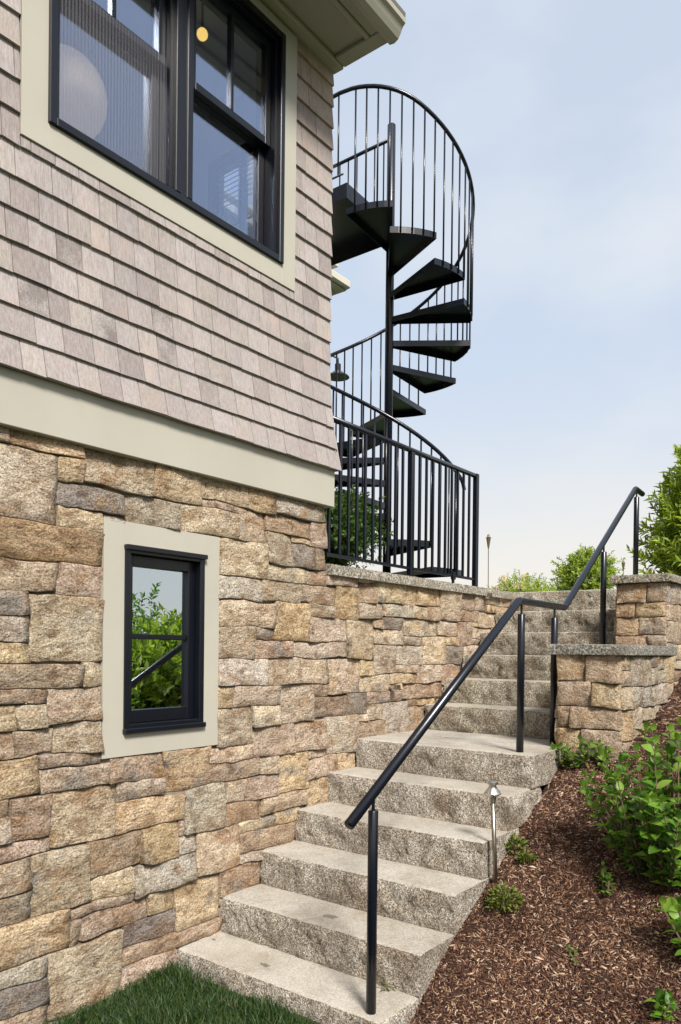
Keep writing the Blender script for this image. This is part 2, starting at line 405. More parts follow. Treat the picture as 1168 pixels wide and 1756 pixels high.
# ------------------------------------------------------------------ the ground
def smooth(a, b, t):
    t = np.clip((np.asarray(t, float) - a) / (b - a), 0, 1); return t * t * (3 - 2 * t)
def mulch_z(x, y):
    x = np.asarray(x, float); y = np.asarray(y, float)
    z = 0.0
    for d in (-0.16, 0, 0.16): z = z + np.interp(x + d, [1.6, 2.44, 4.3, 5.5, 6.5, 7.5], [-0.16, 0.0, 1.04, 1.37, 1.76, 2.13]) / 3
    z = z + 0.03 * np.sin(x * 3.1 + 1.3 * y) * np.sin(y * 4.3 + 0.7) + 0.012 * np.sin(x * 11 + y * 5) * np.sin(y * 13 - x * 3)
    z = z + 0.05 * np.clip(-1.35 - y, 0, 1.5) - 0.02 * smooth(-1.30, -1.18, y) - 0.22 * smooth(-1.17, -1.10, y)
    return z * (1 - smooth(3.6, 6.5, -y)) - 0.03 * smooth(3.6, 6.5, -y)

def sheet(name, xs, ys, zf, mat, kind='structure'):
    X, Y = np.meshgrid(xs, ys, indexing='ij'); Z = zf(X, Y)
    V = np.stack([X, Y, Z], -1).reshape(-1, 3); nx, ny = len(xs), len(ys)
    i, j = np.meshgrid(np.arange(nx - 1), np.arange(ny - 1), indexing='ij')
    q = (i * ny + j).ravel(); F = np.stack([q, q + ny, q + ny + 1, q + 1], -1)
    me = fast_mesh(name, V, F, mat); me.polygons.foreach_set('use_smooth', [True] * len(F)); o = link(name, me); o['kind'] = kind; return o
sheet('lawn', np.array([-1500, -60, -8, 0, 3, 8, 60, 1500.]), np.array([-1500, -60, -9, -4, -1.2, 0.3, 60, 1500.]), lambda x, y: x * 0 - 0.035, M['turf'])
sheet('lawn_edge', np.linspace(-1.0, 2.72, 30), np.linspace(-1.25, 0.01, 12), lambda x, y: 0.012 + 0.075 * smooth(1.2, 2.45, x) + 0.01 * np.sin(7 * x + 3 * y), M['turf'])
sheet('mulch_bed', np.concatenate([np.linspace(2.25, 6.4, 130), np.linspace(6.5, 9, 20)]), np.concatenate([np.linspace(-7, -3.2, 24), np.linspace(-3.15, -0.95, 70)]), mulch_z, M['soil'])
b = MB(); b.prism([(6.42, 0.06), (3.58, 0.06), (3.6, 60), (90, 60), (90, -3.0), (8.2, -3.0), (7.2, -1.5), (6.42, -1.10)][::-1], -0.5, 2.122, 'z')
o = b.build('terrace_ground', M['turf']); o['kind'] = 'structure'

# ------------------------------------------------------------------ walls of field stone
STONE_COL = {'t': (0.53, 0.44, 0.33), 'p': (0.52, 0.415, 0.32), 'o': (0.55, 0.43, 0.275), 'b': (0.43, 0.33, 0.24), 'g': (0.46, 0.41, 0.335),
             'y': (0.59, 0.49, 0.345), 'w': (0.53, 0.475, 0.39), 'd': (0.29, 0.245, 0.205), 'm': (0.46, 0.38, 0.275), 's': (0.44, 0.325, 0.21), 'r': (0.50, 0.375, 0.28)}
def warp(a, z):
    n = mnoise.noise_vector(Vector((a * 5.5, z * 5.5, 3.1))); n2 = mnoise.noise_vector(Vector((a * 17, z * 17, 9.4)))
    return a + n.x * 0.014 + n2.x * 0.006, z + n.y * 0.013 + n2.y * 0.006
def stone_geo(mb, x0, z0, x1, z1, place, seed, gap=0.0014, proud=0.010, lod=1.0):
    """one rock-faced stone: domed, rough front on a warped outline, with sides running back into the mortar"""
    rr = random.Random(seed)
    w, h = x1 - x0, z1 - z0
    nx = max(2, int(round(w / (0.042 / lod)))); nz = max(2, int(round(h / (0.040 / lod))))
    e = 0.005
    def lines(n, L): return [0, min(e / L, 0.25)] + [k / n for k in range(1, n)] + [1 - min(e / L, 0.25), 1]
    def uniq(l):
        l = sorted(l); o = [l[0]]
        for k in l[1:]:
            if k - o[-1] > 0.012: o.append(k)
        o[-1] = 1; return o
    us, vs = uniq(lines(nx, w)), uniq(lines(nz, h))
    c = [(rr.uniform(-.0035, .0035), rr.uniform(-.003, .003)) for _ in range(4)]
    pr = proud * rr.uniform(0.35, 1.6); tx, tz = rr.uniform(-.012, .012), rr.uniform(-.012, .012)
    off = Vector((rr.uniform(0, 50), rr.uniform(0, 50), 0))
    V = []; F = []; nu, nv = len(us), len(vs)
    for i, u in enumerate(us):
        for j, v in enumerate(vs):
            k = [(1 - u) * (1 - v), u * (1 - v), u * v, (1 - u) * v]
            jx = sum(a * q[0] for a, q in zip(k, c)) * min(1, w / .12); jz = sum(a * q[1] for a, q in zip(k, c)) * min(1, h / .12)
            a = x0 + gap + u * (w - 2 * gap) + jx; z = z0 + gap + v * (h - 2 * gap) + jz
            edge = (i in (0, nu - 1)) + (j in (0, nv - 1))
            if edge == 2:                                     # knock the corner off
                a += (0.0025 if u < .5 else -0.0025); z += (0.002 if v < .5 else -0.002)
            a, z = warp(a, z)
            n = fbm(Vector((a * 9, z * 9, 0)) + off, 3); n2 = mnoise.noise(Vector((a * 34, z * 34, 5)) + off)
            if edge:
                d = pr * 0.9 + tx * (u - .5) * 1.9 + tz * (v - .5) * 1.9 - 0.0015 + 0.013 * n + 0.004 * n2; a += 0.0018 * n2; z += 0.0018 * mnoise.noise(Vector((a * 40, z * 40, 1)))
            else:
                rg = 1 - abs(mnoise.noise(Vector((a * 11, z * 13, 2)) + off)) * 2; d = pr + tx * (u - .5) * 2 + tz * (v - .5) * 2 + 0.013 * n + 0.007 * rg - 0.003 + 0.004 * n2
            V.append(place(a, d, z))
    for i in range(nu - 1):
        for j in range(nv - 1): F.append((i * nv + j, (i + 1) * nv + j, (i + 1) * nv + j + 1, i * nv + j + 1))
    ring = [(i, 0) for i in range(nu)] + [(nu - 1, j) for j in range(1, nv)] + [(i, nv - 1) for i in range(nu - 2, -1, -1)] + [(0, j) for j in range(nv - 2, 0, -1)]
    base = len(V)
    for (i, j) in ring:
        a = x0 + gap + us[i] * (w - 2 * gap); z = z0 + gap + vs[j] * (h - 2 * gap); a, z = warp(a, z)
        V.append(place(a, -0.045, z))
    n = len(ring)
    for q in range(n):
        a, bq = ring[q], ring[(q + 1) % n]
        F.append((a[0] * nv + a[1], base + q, base + (q + 1) % n, bq[0] * nv + bq[1]))
    mb.add(V, F[:len(F) - n]); k = len(mb.v) - len(V)
    mb.f += [tuple(x + k for x in q) for q in F[-n:]]; mb.mi += [0] * n; mb.flat = getattr(mb, 'flat', []) + list(range(len(mb.f) - n, len(mb.f)))
def stone(parent, rect, place, seed, **k):
    x0, z0, x1, z1, c = rect; mb = MB(); stone_geo(mb, x0, z0, x1, z1, place, seed, **k)
    o = mb.build('stone', M['stone'], parent, smooth=True)
    for q in mb.flat: o.data.polygons[q].use_smooth = False
    rr = random.Random(seed + 77)
    f = rr.uniform(0.88, 1.12); cc = STONE_COL[c]
    o.color = (cc[0] * f * rr.uniform(.97, 1.03), cc[1] * f, cc[2] * f * rr.uniform(.95, 1.05), 1); return o

WALL_STONES = [(1.2,2.42,1.58,2.5,'t'),(1.58,2.42,1.91,2.5,'o'),(1.2,2.13,1.78,2.42,'t'),(1.78,2.32,1.91,2.42,'o'),(1.91,2.33,2.28,2.5,'t'),(1.78,2.22,2.12,2.32,'d'),(2.12,2.19,2.44,2.33,'g'),(2.28,2.33,2.58,2.5,'o'),
    (2.58,2.37,2.9,2.5,'m'),(2.9,2.37,3.12,2.5,'o'),(3.12,2.38,3.56,2.5,'g'),(1.78,2.13,2.01,2.22,'y'),(1.2,1.98,2.01,2.13,'s'),(1.2,1.85,1.79,1.98,'y'),(1.79,1.84,2.01,1.98,'p'),(1.2,1.75,1.66,1.85,'p'),
    (1.2,1.64,1.66,1.75,'w'),(1.2,1.56,1.66,1.64,'o'),(1.66,1.57,2.01,1.84,'t'),(1.2,1.46,1.91,1.56,'m'),(1.91,1.46,2.01,1.57,'t'),(1.2,1.4,1.75,1.46,'p'),(1.75,1.31,2.01,1.46,'p'),(1.2,1.3,1.61,1.4,'o'),
    (1.61,1.3,1.75,1.4,'t'),(1.2,1.19,1.59,1.3,'p'),(1.59,1.19,1.78,1.3,'t'),(1.78,1.18,2.01,1.31,'t'),(1.2,1.03,1.71,1.19,'o'),(1.71,1.12,2.01,1.18,'p'),(1.71,1.02,2.05,1.12,'t'),(1.2,0.95,1.59,1.03,'b'),
    (1.2,0.85,1.59,0.95,'t'),(1.59,0.85,1.76,1.02,'b'),(1.76,0.79,2.09,1.02,'t'),(1.2,0.78,1.76,0.85,'p'),(1.2,0.65,1.68,0.78,'p'),(1.68,0.53,1.95,0.78,'m'),(1.2,0.53,1.68,0.65,'g'),(1.2,0.36,1.85,0.53,'o'),
    (1.2,0.28,1.76,0.36,'g'),(1.2,0.16,1.76,0.28,'d'),(1.2,0.02,1.76,0.16,'p'),(1.76,0.07,2.12,0.36,'t'),(1.95,0.63,2.23,0.79,'b'),(1.95,0.52,2.18,0.63,'y'),(1.85,0.47,2.18,0.52,'p'),(1.85,0.36,1.91,0.47,'p'),
    (1.91,0.37,2.26,0.47,'p'),(2.05,1.02,2.35,1.14,'b'),(2.35,0.94,2.64,1.14,'o'),(2.64,1.04,2.96,1.12,'p'),(2.64,0.94,3.01,1.04,'b'),(2.09,0.93,2.35,1.02,'t'),(2.09,0.79,2.48,0.93,'o'),(2.48,0.71,2.76,0.94,'w'),
    (2.76,0.82,2.91,0.94,'t'),(2.76,0.71,3.03,0.82,'s'),(2.23,0.62,2.45,0.79,'o'),(2.45,0.62,2.56,0.71,'g'),(2.56,0.49,2.86,0.71,'y'),(2.18,0.48,2.56,0.62,'g'),(2.26,0.37,2.43,0.48,'y'),(2.43,0.26,2.72,0.48,'o'),
    (2.72,0.35,3.02,0.49,'b'),(2.12,0.26,2.43,0.37,'d'),(2.12,0.18,2.73,0.26,'b'),(2.12,0.08,2.44,0.18,'p'),(2.69,1.58,2.96,1.74,'t'),(2.96,1.58,3.26,1.68,'r'),(3.26,1.58,3.78,1.68,'p'),(2.69,1.43,3.06,1.58,'w'),
    (3.06,1.43,3.59,1.58,'t'),(3.59,1.36,3.91,1.57,'t'),(2.69,1.32,2.81,1.43,'o'),(2.81,1.32,3.18,1.43,'p'),(3.18,1.21,3.46,1.43,'t'),(3.46,1.35,3.59,1.43,'b'),(3.46,1.22,3.77,1.35,'b'),(3.77,1.22,4,1.36,'d'),
    (2.69,1.12,2.95,1.32,'t'),(2.95,1.21,3.18,1.32,'y'),(2.96,1.04,3.29,1.21,'p'),(3.29,1.04,3.59,1.21,'t'),(3.59,0.99,3.89,1.22,'w'),(3.89,1.01,4.2,1.17,'b'),(3.41,0.99,3.59,1.04,'t'),(3.41,0.87,3.6,0.99,'p'),
    (3.6,0.87,3.69,0.99,'b'),(3.69,0.87,3.89,0.99,'o'),(3.01,0.94,3.15,1.04,'t'),(3.15,0.82,3.41,1.04,'o'),(2.91,0.82,3.15,0.94,'p'),(3.03,0.72,3.42,0.82,'p'),(3.42,0.7,3.6,0.87,'o'),(2.86,0.65,3.14,0.71,'y'),
    (3.14,0.65,3.35,0.72,'o'),(2.86,0.54,3.31,0.65,'r'),(2.86,0.49,3.05,0.54,'g'),(2.58,2.33,2.83,2.37,'p'),(2.83,2.2,3.05,2.37,'t'),(2.44,2.2,2.83,2.33,'t'),(3.05,2.27,3.42,2.37,'b'),(3.42,2.23,3.56,2.38,'p'),
    (3.05,2.1,3.26,2.27,'t'),(3.26,2.23,3.42,2.27,'y'),(3.26,2.1,3.45,2.23,'d'),(3.45,2.1,3.56,2.23,'b'),(2.69,2.01,3.05,2.2,'y'),(3.05,2.01,3.37,2.1,'t'),(3.37,2.01,3.57,2.1,'p'),(2.69,1.88,3.01,2.01,'g'),
    (3.01,1.89,3.34,2.01,'m'),(3.34,1.9,3.66,2.01,'b'),(2.69,1.74,3.12,1.88,'y'),(3.12,1.68,3.41,1.89,'o'),(3.41,1.82,3.66,1.9,'t'),(3.66,1.82,3.9,2.02,'o'),(3.41,1.68,3.78,1.82,'p'),(2.96,1.68,3.12,1.74,'w'),
    (3.57,2.02,3.88,2.1,'t'),(3.88,2.06,4.1,2.1,'t'),(3.9,1.93,4.1,2.06,'b'),(4.1,1.94,4.4,2.1,'y'),(4.4,1.94,4.6,2.1,'o'),(4.6,1.95,4.93,2.1,'o'),(4.93,1.86,5.22,2.1,'t'),(5.22,1.95,5.45,2.1,'b'),
    (5.45,1.95,5.67,2.1,'t'),(5.67,2.01,5.9,2.1,'t'),(5.9,2.01,6.09,2.1,'p'),(5.67,1.94,6.09,2.01,'o'),(3.9,1.83,4.18,1.93,'p'),(4.18,1.85,4.54,1.94,'g'),(4.54,1.85,4.74,1.94,'t'),(4.74,1.85,4.93,1.95,'b'),
    (5.22,1.86,5.51,1.95,'b'),(5.51,1.82,5.82,1.94,'p'),(3.78,1.57,4.08,1.82,'t'),(4.08,1.77,4.19,1.83,'t'),(4.19,1.77,4.42,1.85,'d'),(4.42,1.73,4.9,1.85,'t'),(4.9,1.74,5.19,1.85,'t'),(4.08,1.67,4.42,1.77,'t'),
    (4.42,1.67,4.67,1.73,'p'),(4.67,1.53,4.99,1.73,'y'),(4.99,1.67,5.19,1.74,'o'),(5.19,1.67,5.42,1.86,'b'),(5.42,1.72,5.74,1.82,'p'),(4.08,1.47,4.33,1.67,'t'),(4.33,1.53,4.67,1.67,'g'),(4.33,1.47,4.61,1.53,'t'),
    (4.99,1.53,5.26,1.67,'d'),(5.26,1.57,5.54,1.67,'t'),(3.91,1.47,4.08,1.57,'o'),(3.91,1.36,4.26,1.47,'y'),(4.26,1.4,4.61,1.47,'o'),(4.61,1.4,4.95,1.53,'t'),(4.95,1.37,5.26,1.53,'r'),(4,1.28,4.41,1.36,'p'),
    (4.41,1.29,4.95,1.4,'b'),(4,1.17,4.2,1.28,'t'),(4.2,1.01,4.49,1.28,'g'),(4.49,1.24,4.62,1.29,'b'),(4.62,1.24,4.84,1.29,'o'),(4.49,1.04,4.7,1.24,'b'),(2.12,-0.06,2.28,0.08,'b'),(1.76,-0.06,1.9,0.07,'g'),
    (1.9,-0.06,2.12,0.07,'p'),(1.2,-0.06,1.37,0.02,'t'),(1.37,-0.06,1.54,0.02,'t'),(2.28,-0.06,2.44,0.08,'g'),(3.05,0.47,3.25,0.54,'t'),(1.54,-0.06,1.76,0.02,'t'),(2.44,0.12,2.58,0.18,'g'),(2.72,0.3,2.87,0.35,'p'),
    (4.7,1.19,4.89,1.24,'g'),(3.35,0.65,3.53,0.7,'t'),(3.6,0.83,3.76,0.87,'b'),(5.82,1.9,6.01,1.94,'p'),(2.58,0.12,2.73,0.18,'y'),(4.89,1.19,4.98,1.29,'t'),(5.26,1.54,5.44,1.57,'t'),(5.74,1.72,5.82,1.82,'y'),
    (2.87,0.3,3.02,0.35,'y'),(4.49,1.01,4.7,1.04,'t'),(4.26,1.36,4.41,1.4,'o'),(5.42,1.67,5.54,1.72,'t'),(3.89,1.17,4,1.22,'y'),(3.76,0.83,3.89,0.87,'o'),(3.25,0.47,3.31,0.54,'t'),(5.42,1.82,5.51,1.86,'o'),
    (3.53,0.65,3.6,0.7,'o'),(2.01,2.19,2.12,2.22,'g'),(6.01,1.9,6.09,1.94,'b'),(5.44,1.54,5.54,1.57,'b'),(4.84,1.24,4.89,1.29,'p'),(2.45,0.71,2.48,0.79,'p'),(4.95,1.29,4.98,1.37,'t')]
house = thing('house', 'grey shingled house on a fieldstone basement, beside the granite steps', 'house')
rwall = thing('retaining_wall', 'fieldstone retaining wall with granite coping running up beside the steps', 'wall')
fw = lambda a, d, z: (a, -d, z)
for i, rc in enumerate(WALL_STONES):
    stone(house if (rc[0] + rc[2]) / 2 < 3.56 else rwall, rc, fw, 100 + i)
# mortar behind the stones
b = MB(); b.box(-2.5, 2.012, 0.014, 0.30, -0.3, 2.5); b.box(2.69, 3.55, 0.014, 0.30, -0.3, 2.5); b.box(2.012, 2.69, 0.010, 0.30, -0.3, 1.142); b.box(2.012, 2.69, 0.010, 0.30, 2.191, 2.5)
b.box(3.30, 3.55, 0.30, 6.0, -0.3, 2.5); b.build('mortar_bed', M['mortar'], house)
b = MB(); b.box(3.552, 6.42, 0.010, 0.24, -0.3, 2.10); b.build('mortar_bed', M['mortar'], rwall)
# the basement wall goes on to the left, beyond the picture, and round the corner
b = MB(); z = -0.05; q = 0
while z < 2.48:
    h = min(rnd.uniform(.12, .22), 2.5 - z); x = 1.2
    while x > -2.3:
        w = rnd.uniform(.18, .42); stone_geo(b, x - w, z, x, z + h, fw, 900 + q, lod=0.5); x -= w; q += 1
    z += h
o = b.build('stone_facing', M['stone'], house, smooth=True); o['kind'] = 'stuff'; o.color = (*STONE_COL['t'], 1)
b = MB(); z = 1.9; fs = lambda a, d, zz: (3.548 + d, a, zz)
while z < 2.48:
    h = min(rnd.uniform(.1, .2), 2.5 - z); y = 0.02
    while y < 5.5:
        w = rnd.uniform(.15, .35); stone_geo(b, y, z, y + w, z + h, fs, 1200 + q, lod=0.5); y += w; q += 1
    z += h
o = b.build('stone_facing', M['stone'], house, smooth=True); o['kind'] = 'stuff'; o.color = (*STONE_COL['t'], 1)

def rough_slab(name, parent, x0, x1, y0, y1, z0, z1, mats, res=0.03, amp=0.014, faces=('x0', 'y0'), bevel=0.008, color=(1, 1, 1, 1), seed=0):
    """sawn-top stone slab whose listed faces are split rock; all faces share welded vertices"""
    xs = np.linspace(x0, x1, max(2, int((x1 - x0) / res))); ys = np.linspace(y0, y1, max(2, int((y1 - y0) / res))); zs = np.linspace(z0, z1, max(3, int((z1 - z0) / res)))
    idx = {}; V = []; F = []; mi = []
    def vid(p):
        k = (round(p[0], 5), round(p[1], 5), round(p[2], 5))
        if k not in idx: idx[k] = len(V); V.append(k)
        return idx[k]
    def grid(A, B, fn, m):
        for i in range(len(A) - 1):
            for j in range(len(B) - 1):
                F.append(tuple(vid(fn(A[p], B[q])) for p, q in ((i, j), (i + 1, j), (i + 1, j + 1), (i, j + 1)))); mi.append(m)
    grid(xs, ys, lambda a, c: (a, c, z1), 0); grid(xs, ys, lambda a, c: (a, c, z0), 1)
    grid(ys, zs, lambda a, c: (x0, a, c), 1); grid(ys, zs, lambda a, c: (x1, a, c), 1)
    grid(xs, zs, lambda a, c: (a, y0, c), 1); grid(xs, zs, lambda a, c: (a, y1, c), 1)
    so = Vector((seed * 7.3, seed * 3.1, seed * 1.7)); out = []
    for p in V:
        x, y, z = p; q = Vector(p); t = (z - z0) / (z1 - z0)
        prof = 0.35 + 0.9 * math.sin(math.pi * min(1, max(0, t))) ** 0.7
        n = fbm(q * 9 + so, 4) * 1.5 + 0.5 * mnoise.noise(q * 38 + so)
        d = amp * (0.25 + n) * prof
        top = z >= z1 - 1e-6
        if top: d *= 0.45
        if 'x0' in faces and x <= x0 + 1e-6: x -= d - (bevel if top else 0)
        if 'x1' in faces and x >= x1 - 1e-6: x += d
        if 'y0' in faces and y <= y0 + 1e-6: y -= d - (bevel if top else 0)
        if 'y1' in faces and y >= y1 - 1e-6: y += d
        if top:
            z += 0.0016 * mnoise.noise(q * 6 + so)
            if p[0] <= x0 + 1e-6 and 'x0' in faces: z -= 0.005 + 0.004 * mnoise.noise(q * 30)
            if p[1] <= y0 + 1e-6 and 'y0' in faces: z -= 0.005 + 0.004 * mnoise.noise(q * 30)
        out.append((x, y, z))
    mb = MB(); mb.v = out; mb.f = F; mb.mi = mi
    o = mb.build(name, mats, parent, smooth=True); o.color = color
    me = o.data
    import bmesh
    bm = bmesh.new(); bm.from_mesh(me)
    for ed in bm.edges:
        if len(ed.link_faces) == 2 and (ed.link_faces[0].material_index != ed.link_faces[1].material_index or ed.calc_face_angle(0) > 0.9): ed.smooth = False
    bm.to_mesh(me); bm.free(); return o

# coping of the retaining wall: long granite lengths
cx = [3.575, 4.32, 5.08, 5.79, 6.17]
for i in range(4):
    rough_slab('coping_stone', rwall, cx[i] + .0015, cx[i + 1] - .0015, -0.045, 0.27, 2.078, 2.146, [M['cap'], M['cap']], 0.035, 0.007, ('y0',), 0.003, (1.6, 1.52, 1.40, 1), 40 + i)

# ------------------------------------------------------------------ granite steps
stairs = thing('granite_steps', 'straight flight of rough granite block steps climbing along the stone wall', 'steps')
SX, TR, RI = 2.4414, 0.2898, 0.1782
gm = [M['top'], M['face']]
xs_steps = [SX + TR * i for i in range(6)] + [4.70 + 0.279 * i for i in range(6)]
for i, x in enumerate(xs_steps):
    z = 0.178 + RI * i
    back = 0.40 if i < 5 else (0.452 if i == 5 else 0.42)
    y0 = -1.19 - rnd.uniform(-.015, .02) if i < 6 else -1.135
    tone = (1.0 if i < 6 else 0.92) * rnd.uniform(.94, 1.06)
    zt = z - RI + 0.0015 if i else -0.12
    rough_slab('step', stairs, x, x + back, y0, -0.022 + (0.01 if i < 6 else 0.0), zt, z, gm, 0.022, 0.024 if i < 6 else 0.030, ('x0', 'y0'), 0.006, (tone, tone * .99, tone * (.97 if i < 6 else .93), 1), i)
rough_slab('step', stairs, 4.346, 4.90, -1.12, -0.012, 0.9, 1.069, gm, 0.04, 0.004, ('y0',), 0.003, (.98, .97, .95, 1), 30)
rough_slab('step', stairs, 6.35, 6.75, -1.13, -0.012, 1.96, 2.137, gm, 0.05, 0.004, ('y0',), 0.003, (.9, .89, .85, 1), 31)
b = MB()                                                       # concrete body under the treads
for i in range(12): b.box(xs_steps[i] + 0.16, 6.7, -1.10, -0.03, -0.3 + 0.001 * i, 0.178 + RI * i - RI - 0.01 - 0.0007 * i)
b.build('core', M['mortar'], stairs)
for (x, y, z, s) in ((2.857, -0.625, 0.356, .034), (2.565, -0.469, 0.178, .03), (2.634, -0.062, 0.178, .012), (3.33, -0.40, 0.7126, .016)):
    b = MB(); n = 11
    n = 18; ring = []
    for k in range(n):
        a = 2 * math.pi * k / n; q = s * (0.8 + .75 * mnoise.noise(Vector((math.cos(a) * 1.7 + x * 9, math.sin(a) * 1.7, z * 7))) + .25 * rnd.uniform(-1, 1))
        ring.append((x + q * math.cos(a) * .7, y + q * math.sin(a)))
    b.prism(ring, z - 0.004, z + 0.0022, 'z'); b.build('drill_plug', M['patch'], stairs)

# ------------------------------------------------------------------ garden wall right of the steps
gwall = thing('garden_wall', 'low fieldstone wall with flat cap stepping up to a pier right of the stairs', 'wall')
LOWP = [(1.149,1.462,1.312,1.617,'o'),(1.312,1.452,1.515,1.617,'b'),(1.149,1.312,1.347,1.462,'p'),(1.347,1.312,1.515,1.452,'o'),(1.149,1.19,1.229,1.312,'b'),(1.229,1.19,1.515,1.312,'b'),(1.149,1.04,1.298,1.19,'o'),(1.298,1.04,1.515,1.19,'p')]
TALLP = [(1.142,1.975,1.345,2.112,'b'),(1.345,1.975,1.478,2.112,'b'),(1.142,1.872,1.271,1.975,'s'),(1.271,1.872,1.478,1.975,'o'),(1.142,1.748,1.30,1.872,'s'),(1.30,1.748,1.478,1.872,'t'),(1.142,1.66,1.36,1.748,'r'),(1.36,1.66,1.478,1.748,'p')]
def lowface(x): return lambda a, d, z: (x - d, -a, z)
for i, rc in enumerate(LOWP): stone(gwall, rc, lowface(4.319), 2000 + i, lod=1.1, gap=.0028, proud=.006)
for i, rc in enumerate(TALLP): stone(gwall, rc, lowface(5.39), 2100 + i, lod=1.1, gap=.0028, proud=.006)
def fill(x0, x1, z0, z1, hmin, hmax, wmin, wmax, rr):
    z = z0
    while z < z1 - .02:
        h = rr.uniform(hmin, hmax); h = z1 - z if z1 - z < h * 1.5 else h; x = x0
        while x < x1 - .02:
            w = rr.uniform(wmin, wmax); w = x1 - x if x1 - x < w * 1.5 else w
            if h > .13 and rr.random() < .35:
                f = rr.uniform(.4, .6) * h; yield (x, z, x + w, z + f); yield (x, z + f, x + w, z + h)
            else: yield (x, z, x + w, z + h)
            x += w
        z += h
rr = random.Random(8); k = 0
side = lambda yy: (lambda a, d, z: (a, yy - d, z))
for rc in fill(4.335, 5.38, 1.0, 1.617, .11, .2, .10, .24, rr):
    if rc[3] > mulch_z(rc[2], -1.53) - .03: stone(gwall, (*rc, rr.choice('wtpggtow')), side(-1.515), 2200 + k); k += 1
for rc in fill(5.405, 6.5, 1.2, 2.112, .10, .17, .14, .28, rr): stone(gwall, (*rc, rr.choice('tpobgt')), side(-1.478), 2300 + k); k += 1
for rc in fill(4.335, 5.38, 1.1, 1.617, .12, .2, .14, .28, rr): stone(gwall, (*rc, rr.choice('tpobgt')), (lambda a, d, z: (a, -1.149 + d, z)), 2400 + k); k += 1
for rc in fill(5.405, 6.5, 1.60, 2.112, .12, .2, .14, .28, rr): stone(gwall, (*rc, rr.choice('tpobgt')), (lambda a, d, z: (a, -1.142 + d, z)), 2500 + k); k += 1
b = MB(); b.box(4.327, 5.42, -1.503, -1.158, 0.8, 1.616); b.box(5.397, 6.5, -1.466, -1.150, 0.9, 2.11); b.build('mortar_bed', M['mortar'], gwall)
rough_slab('cap_stone', gwall, 4.289, 5.385, -1.548, -1.113, 1.617, 1.677, [M['cap'], M['cap']], 0.026, 0.011, ('x0', 'y0', 'y1'), 0.004, (1.15, 1.13, 1.1, 1), 50)
rough_slab('cap_stone', gwall, 5.355, 6.0, -1.512, -1.108, 2.112, 2.168, [M['cap'], M['cap']], 0.026, 0.012, ('x0', 'y0', 'y1'), 0.004, (1.35, 1.25, 1.1, 1), 51)
rough_slab('cap_stone', gwall, 6.004, 6.53, -1.51, -1.108, 2.112, 2.166, [M['cap'], M['cap']], 0.03, 0.012, ('x1', 'y0', 'y1'), 0.004, (1.3, 1.2, 1.1, 1), 52)

# ------------------------------------------------------------------ shingled upper storey
WZ0, WZ1 = 2.70, 5.06                # shingles from / to
WIN = (1.714, 3.120, 3.740, 4.988)   # frame of the double window: x0, x1, z0, z1
CAS = (1.600, 3.230, 3.635)          # casing: x0, x1, bottom
# framing of the upper walls with the openings left free (front window, side window)
b = MB()
b.box(-2.5, WIN[0] + .03, 0.006, 0.14, 2.5, 5.3); b.box(WIN[1] - .03, 3.54, 0.006, 0.14, 2.5, 5.3)
b.box(WIN[0] + .03, WIN[1] - .03, 0.006, 0.14, 2.5, WIN[2] + .03); b.box(WIN[0] + .03, WIN[1] - .03, 0.006, 0.14, WIN[3] - .03, 5.3)
for (ya, yb, za, zb) in ((0.14, 0.44, 2.5, 5.3), (0.90, 6.0, 2.5, 5.3), (0.44, 0.90, 2.5, 4.17), (0.44, 0.90, 4.80, 5.3)): b.box(3.42, 3.54, ya, yb, za, zb)
b.box(-2.5, 3.42, 5.9, 6.0, -0.3, 5.3); b.box(-2.5, -2.4, 0.30, 5.9, -0.3, 5.3)
b.build('wall_framing', M['sheath'], house)
# the room behind the window
b = MB(); b.box(0.3, 3.415, 0.145, 3.5, 3.05, 3.10); b.box(0.3, 3.415, 0.145, 3.5, 5.10, 5.15); b.box(0.3, 3.415, 3.5, 3.55, 3.0, 5.15); b.box(0.25, 0.3, 0.145, 3.55, 3.0, 5.15)
for (ya, yb, za, zb) in ((0.145, 0.44, 3.1, 5.1), (0.90, 3.5, 3.1, 5.1), (0.44, 0.90, 3.1, 4.17), (0.44, 0.90, 4.80, 5.1)): b.box(3.405, 3.416, ya, yb, za, zb)
b.build('room_lining', M['room'], house)

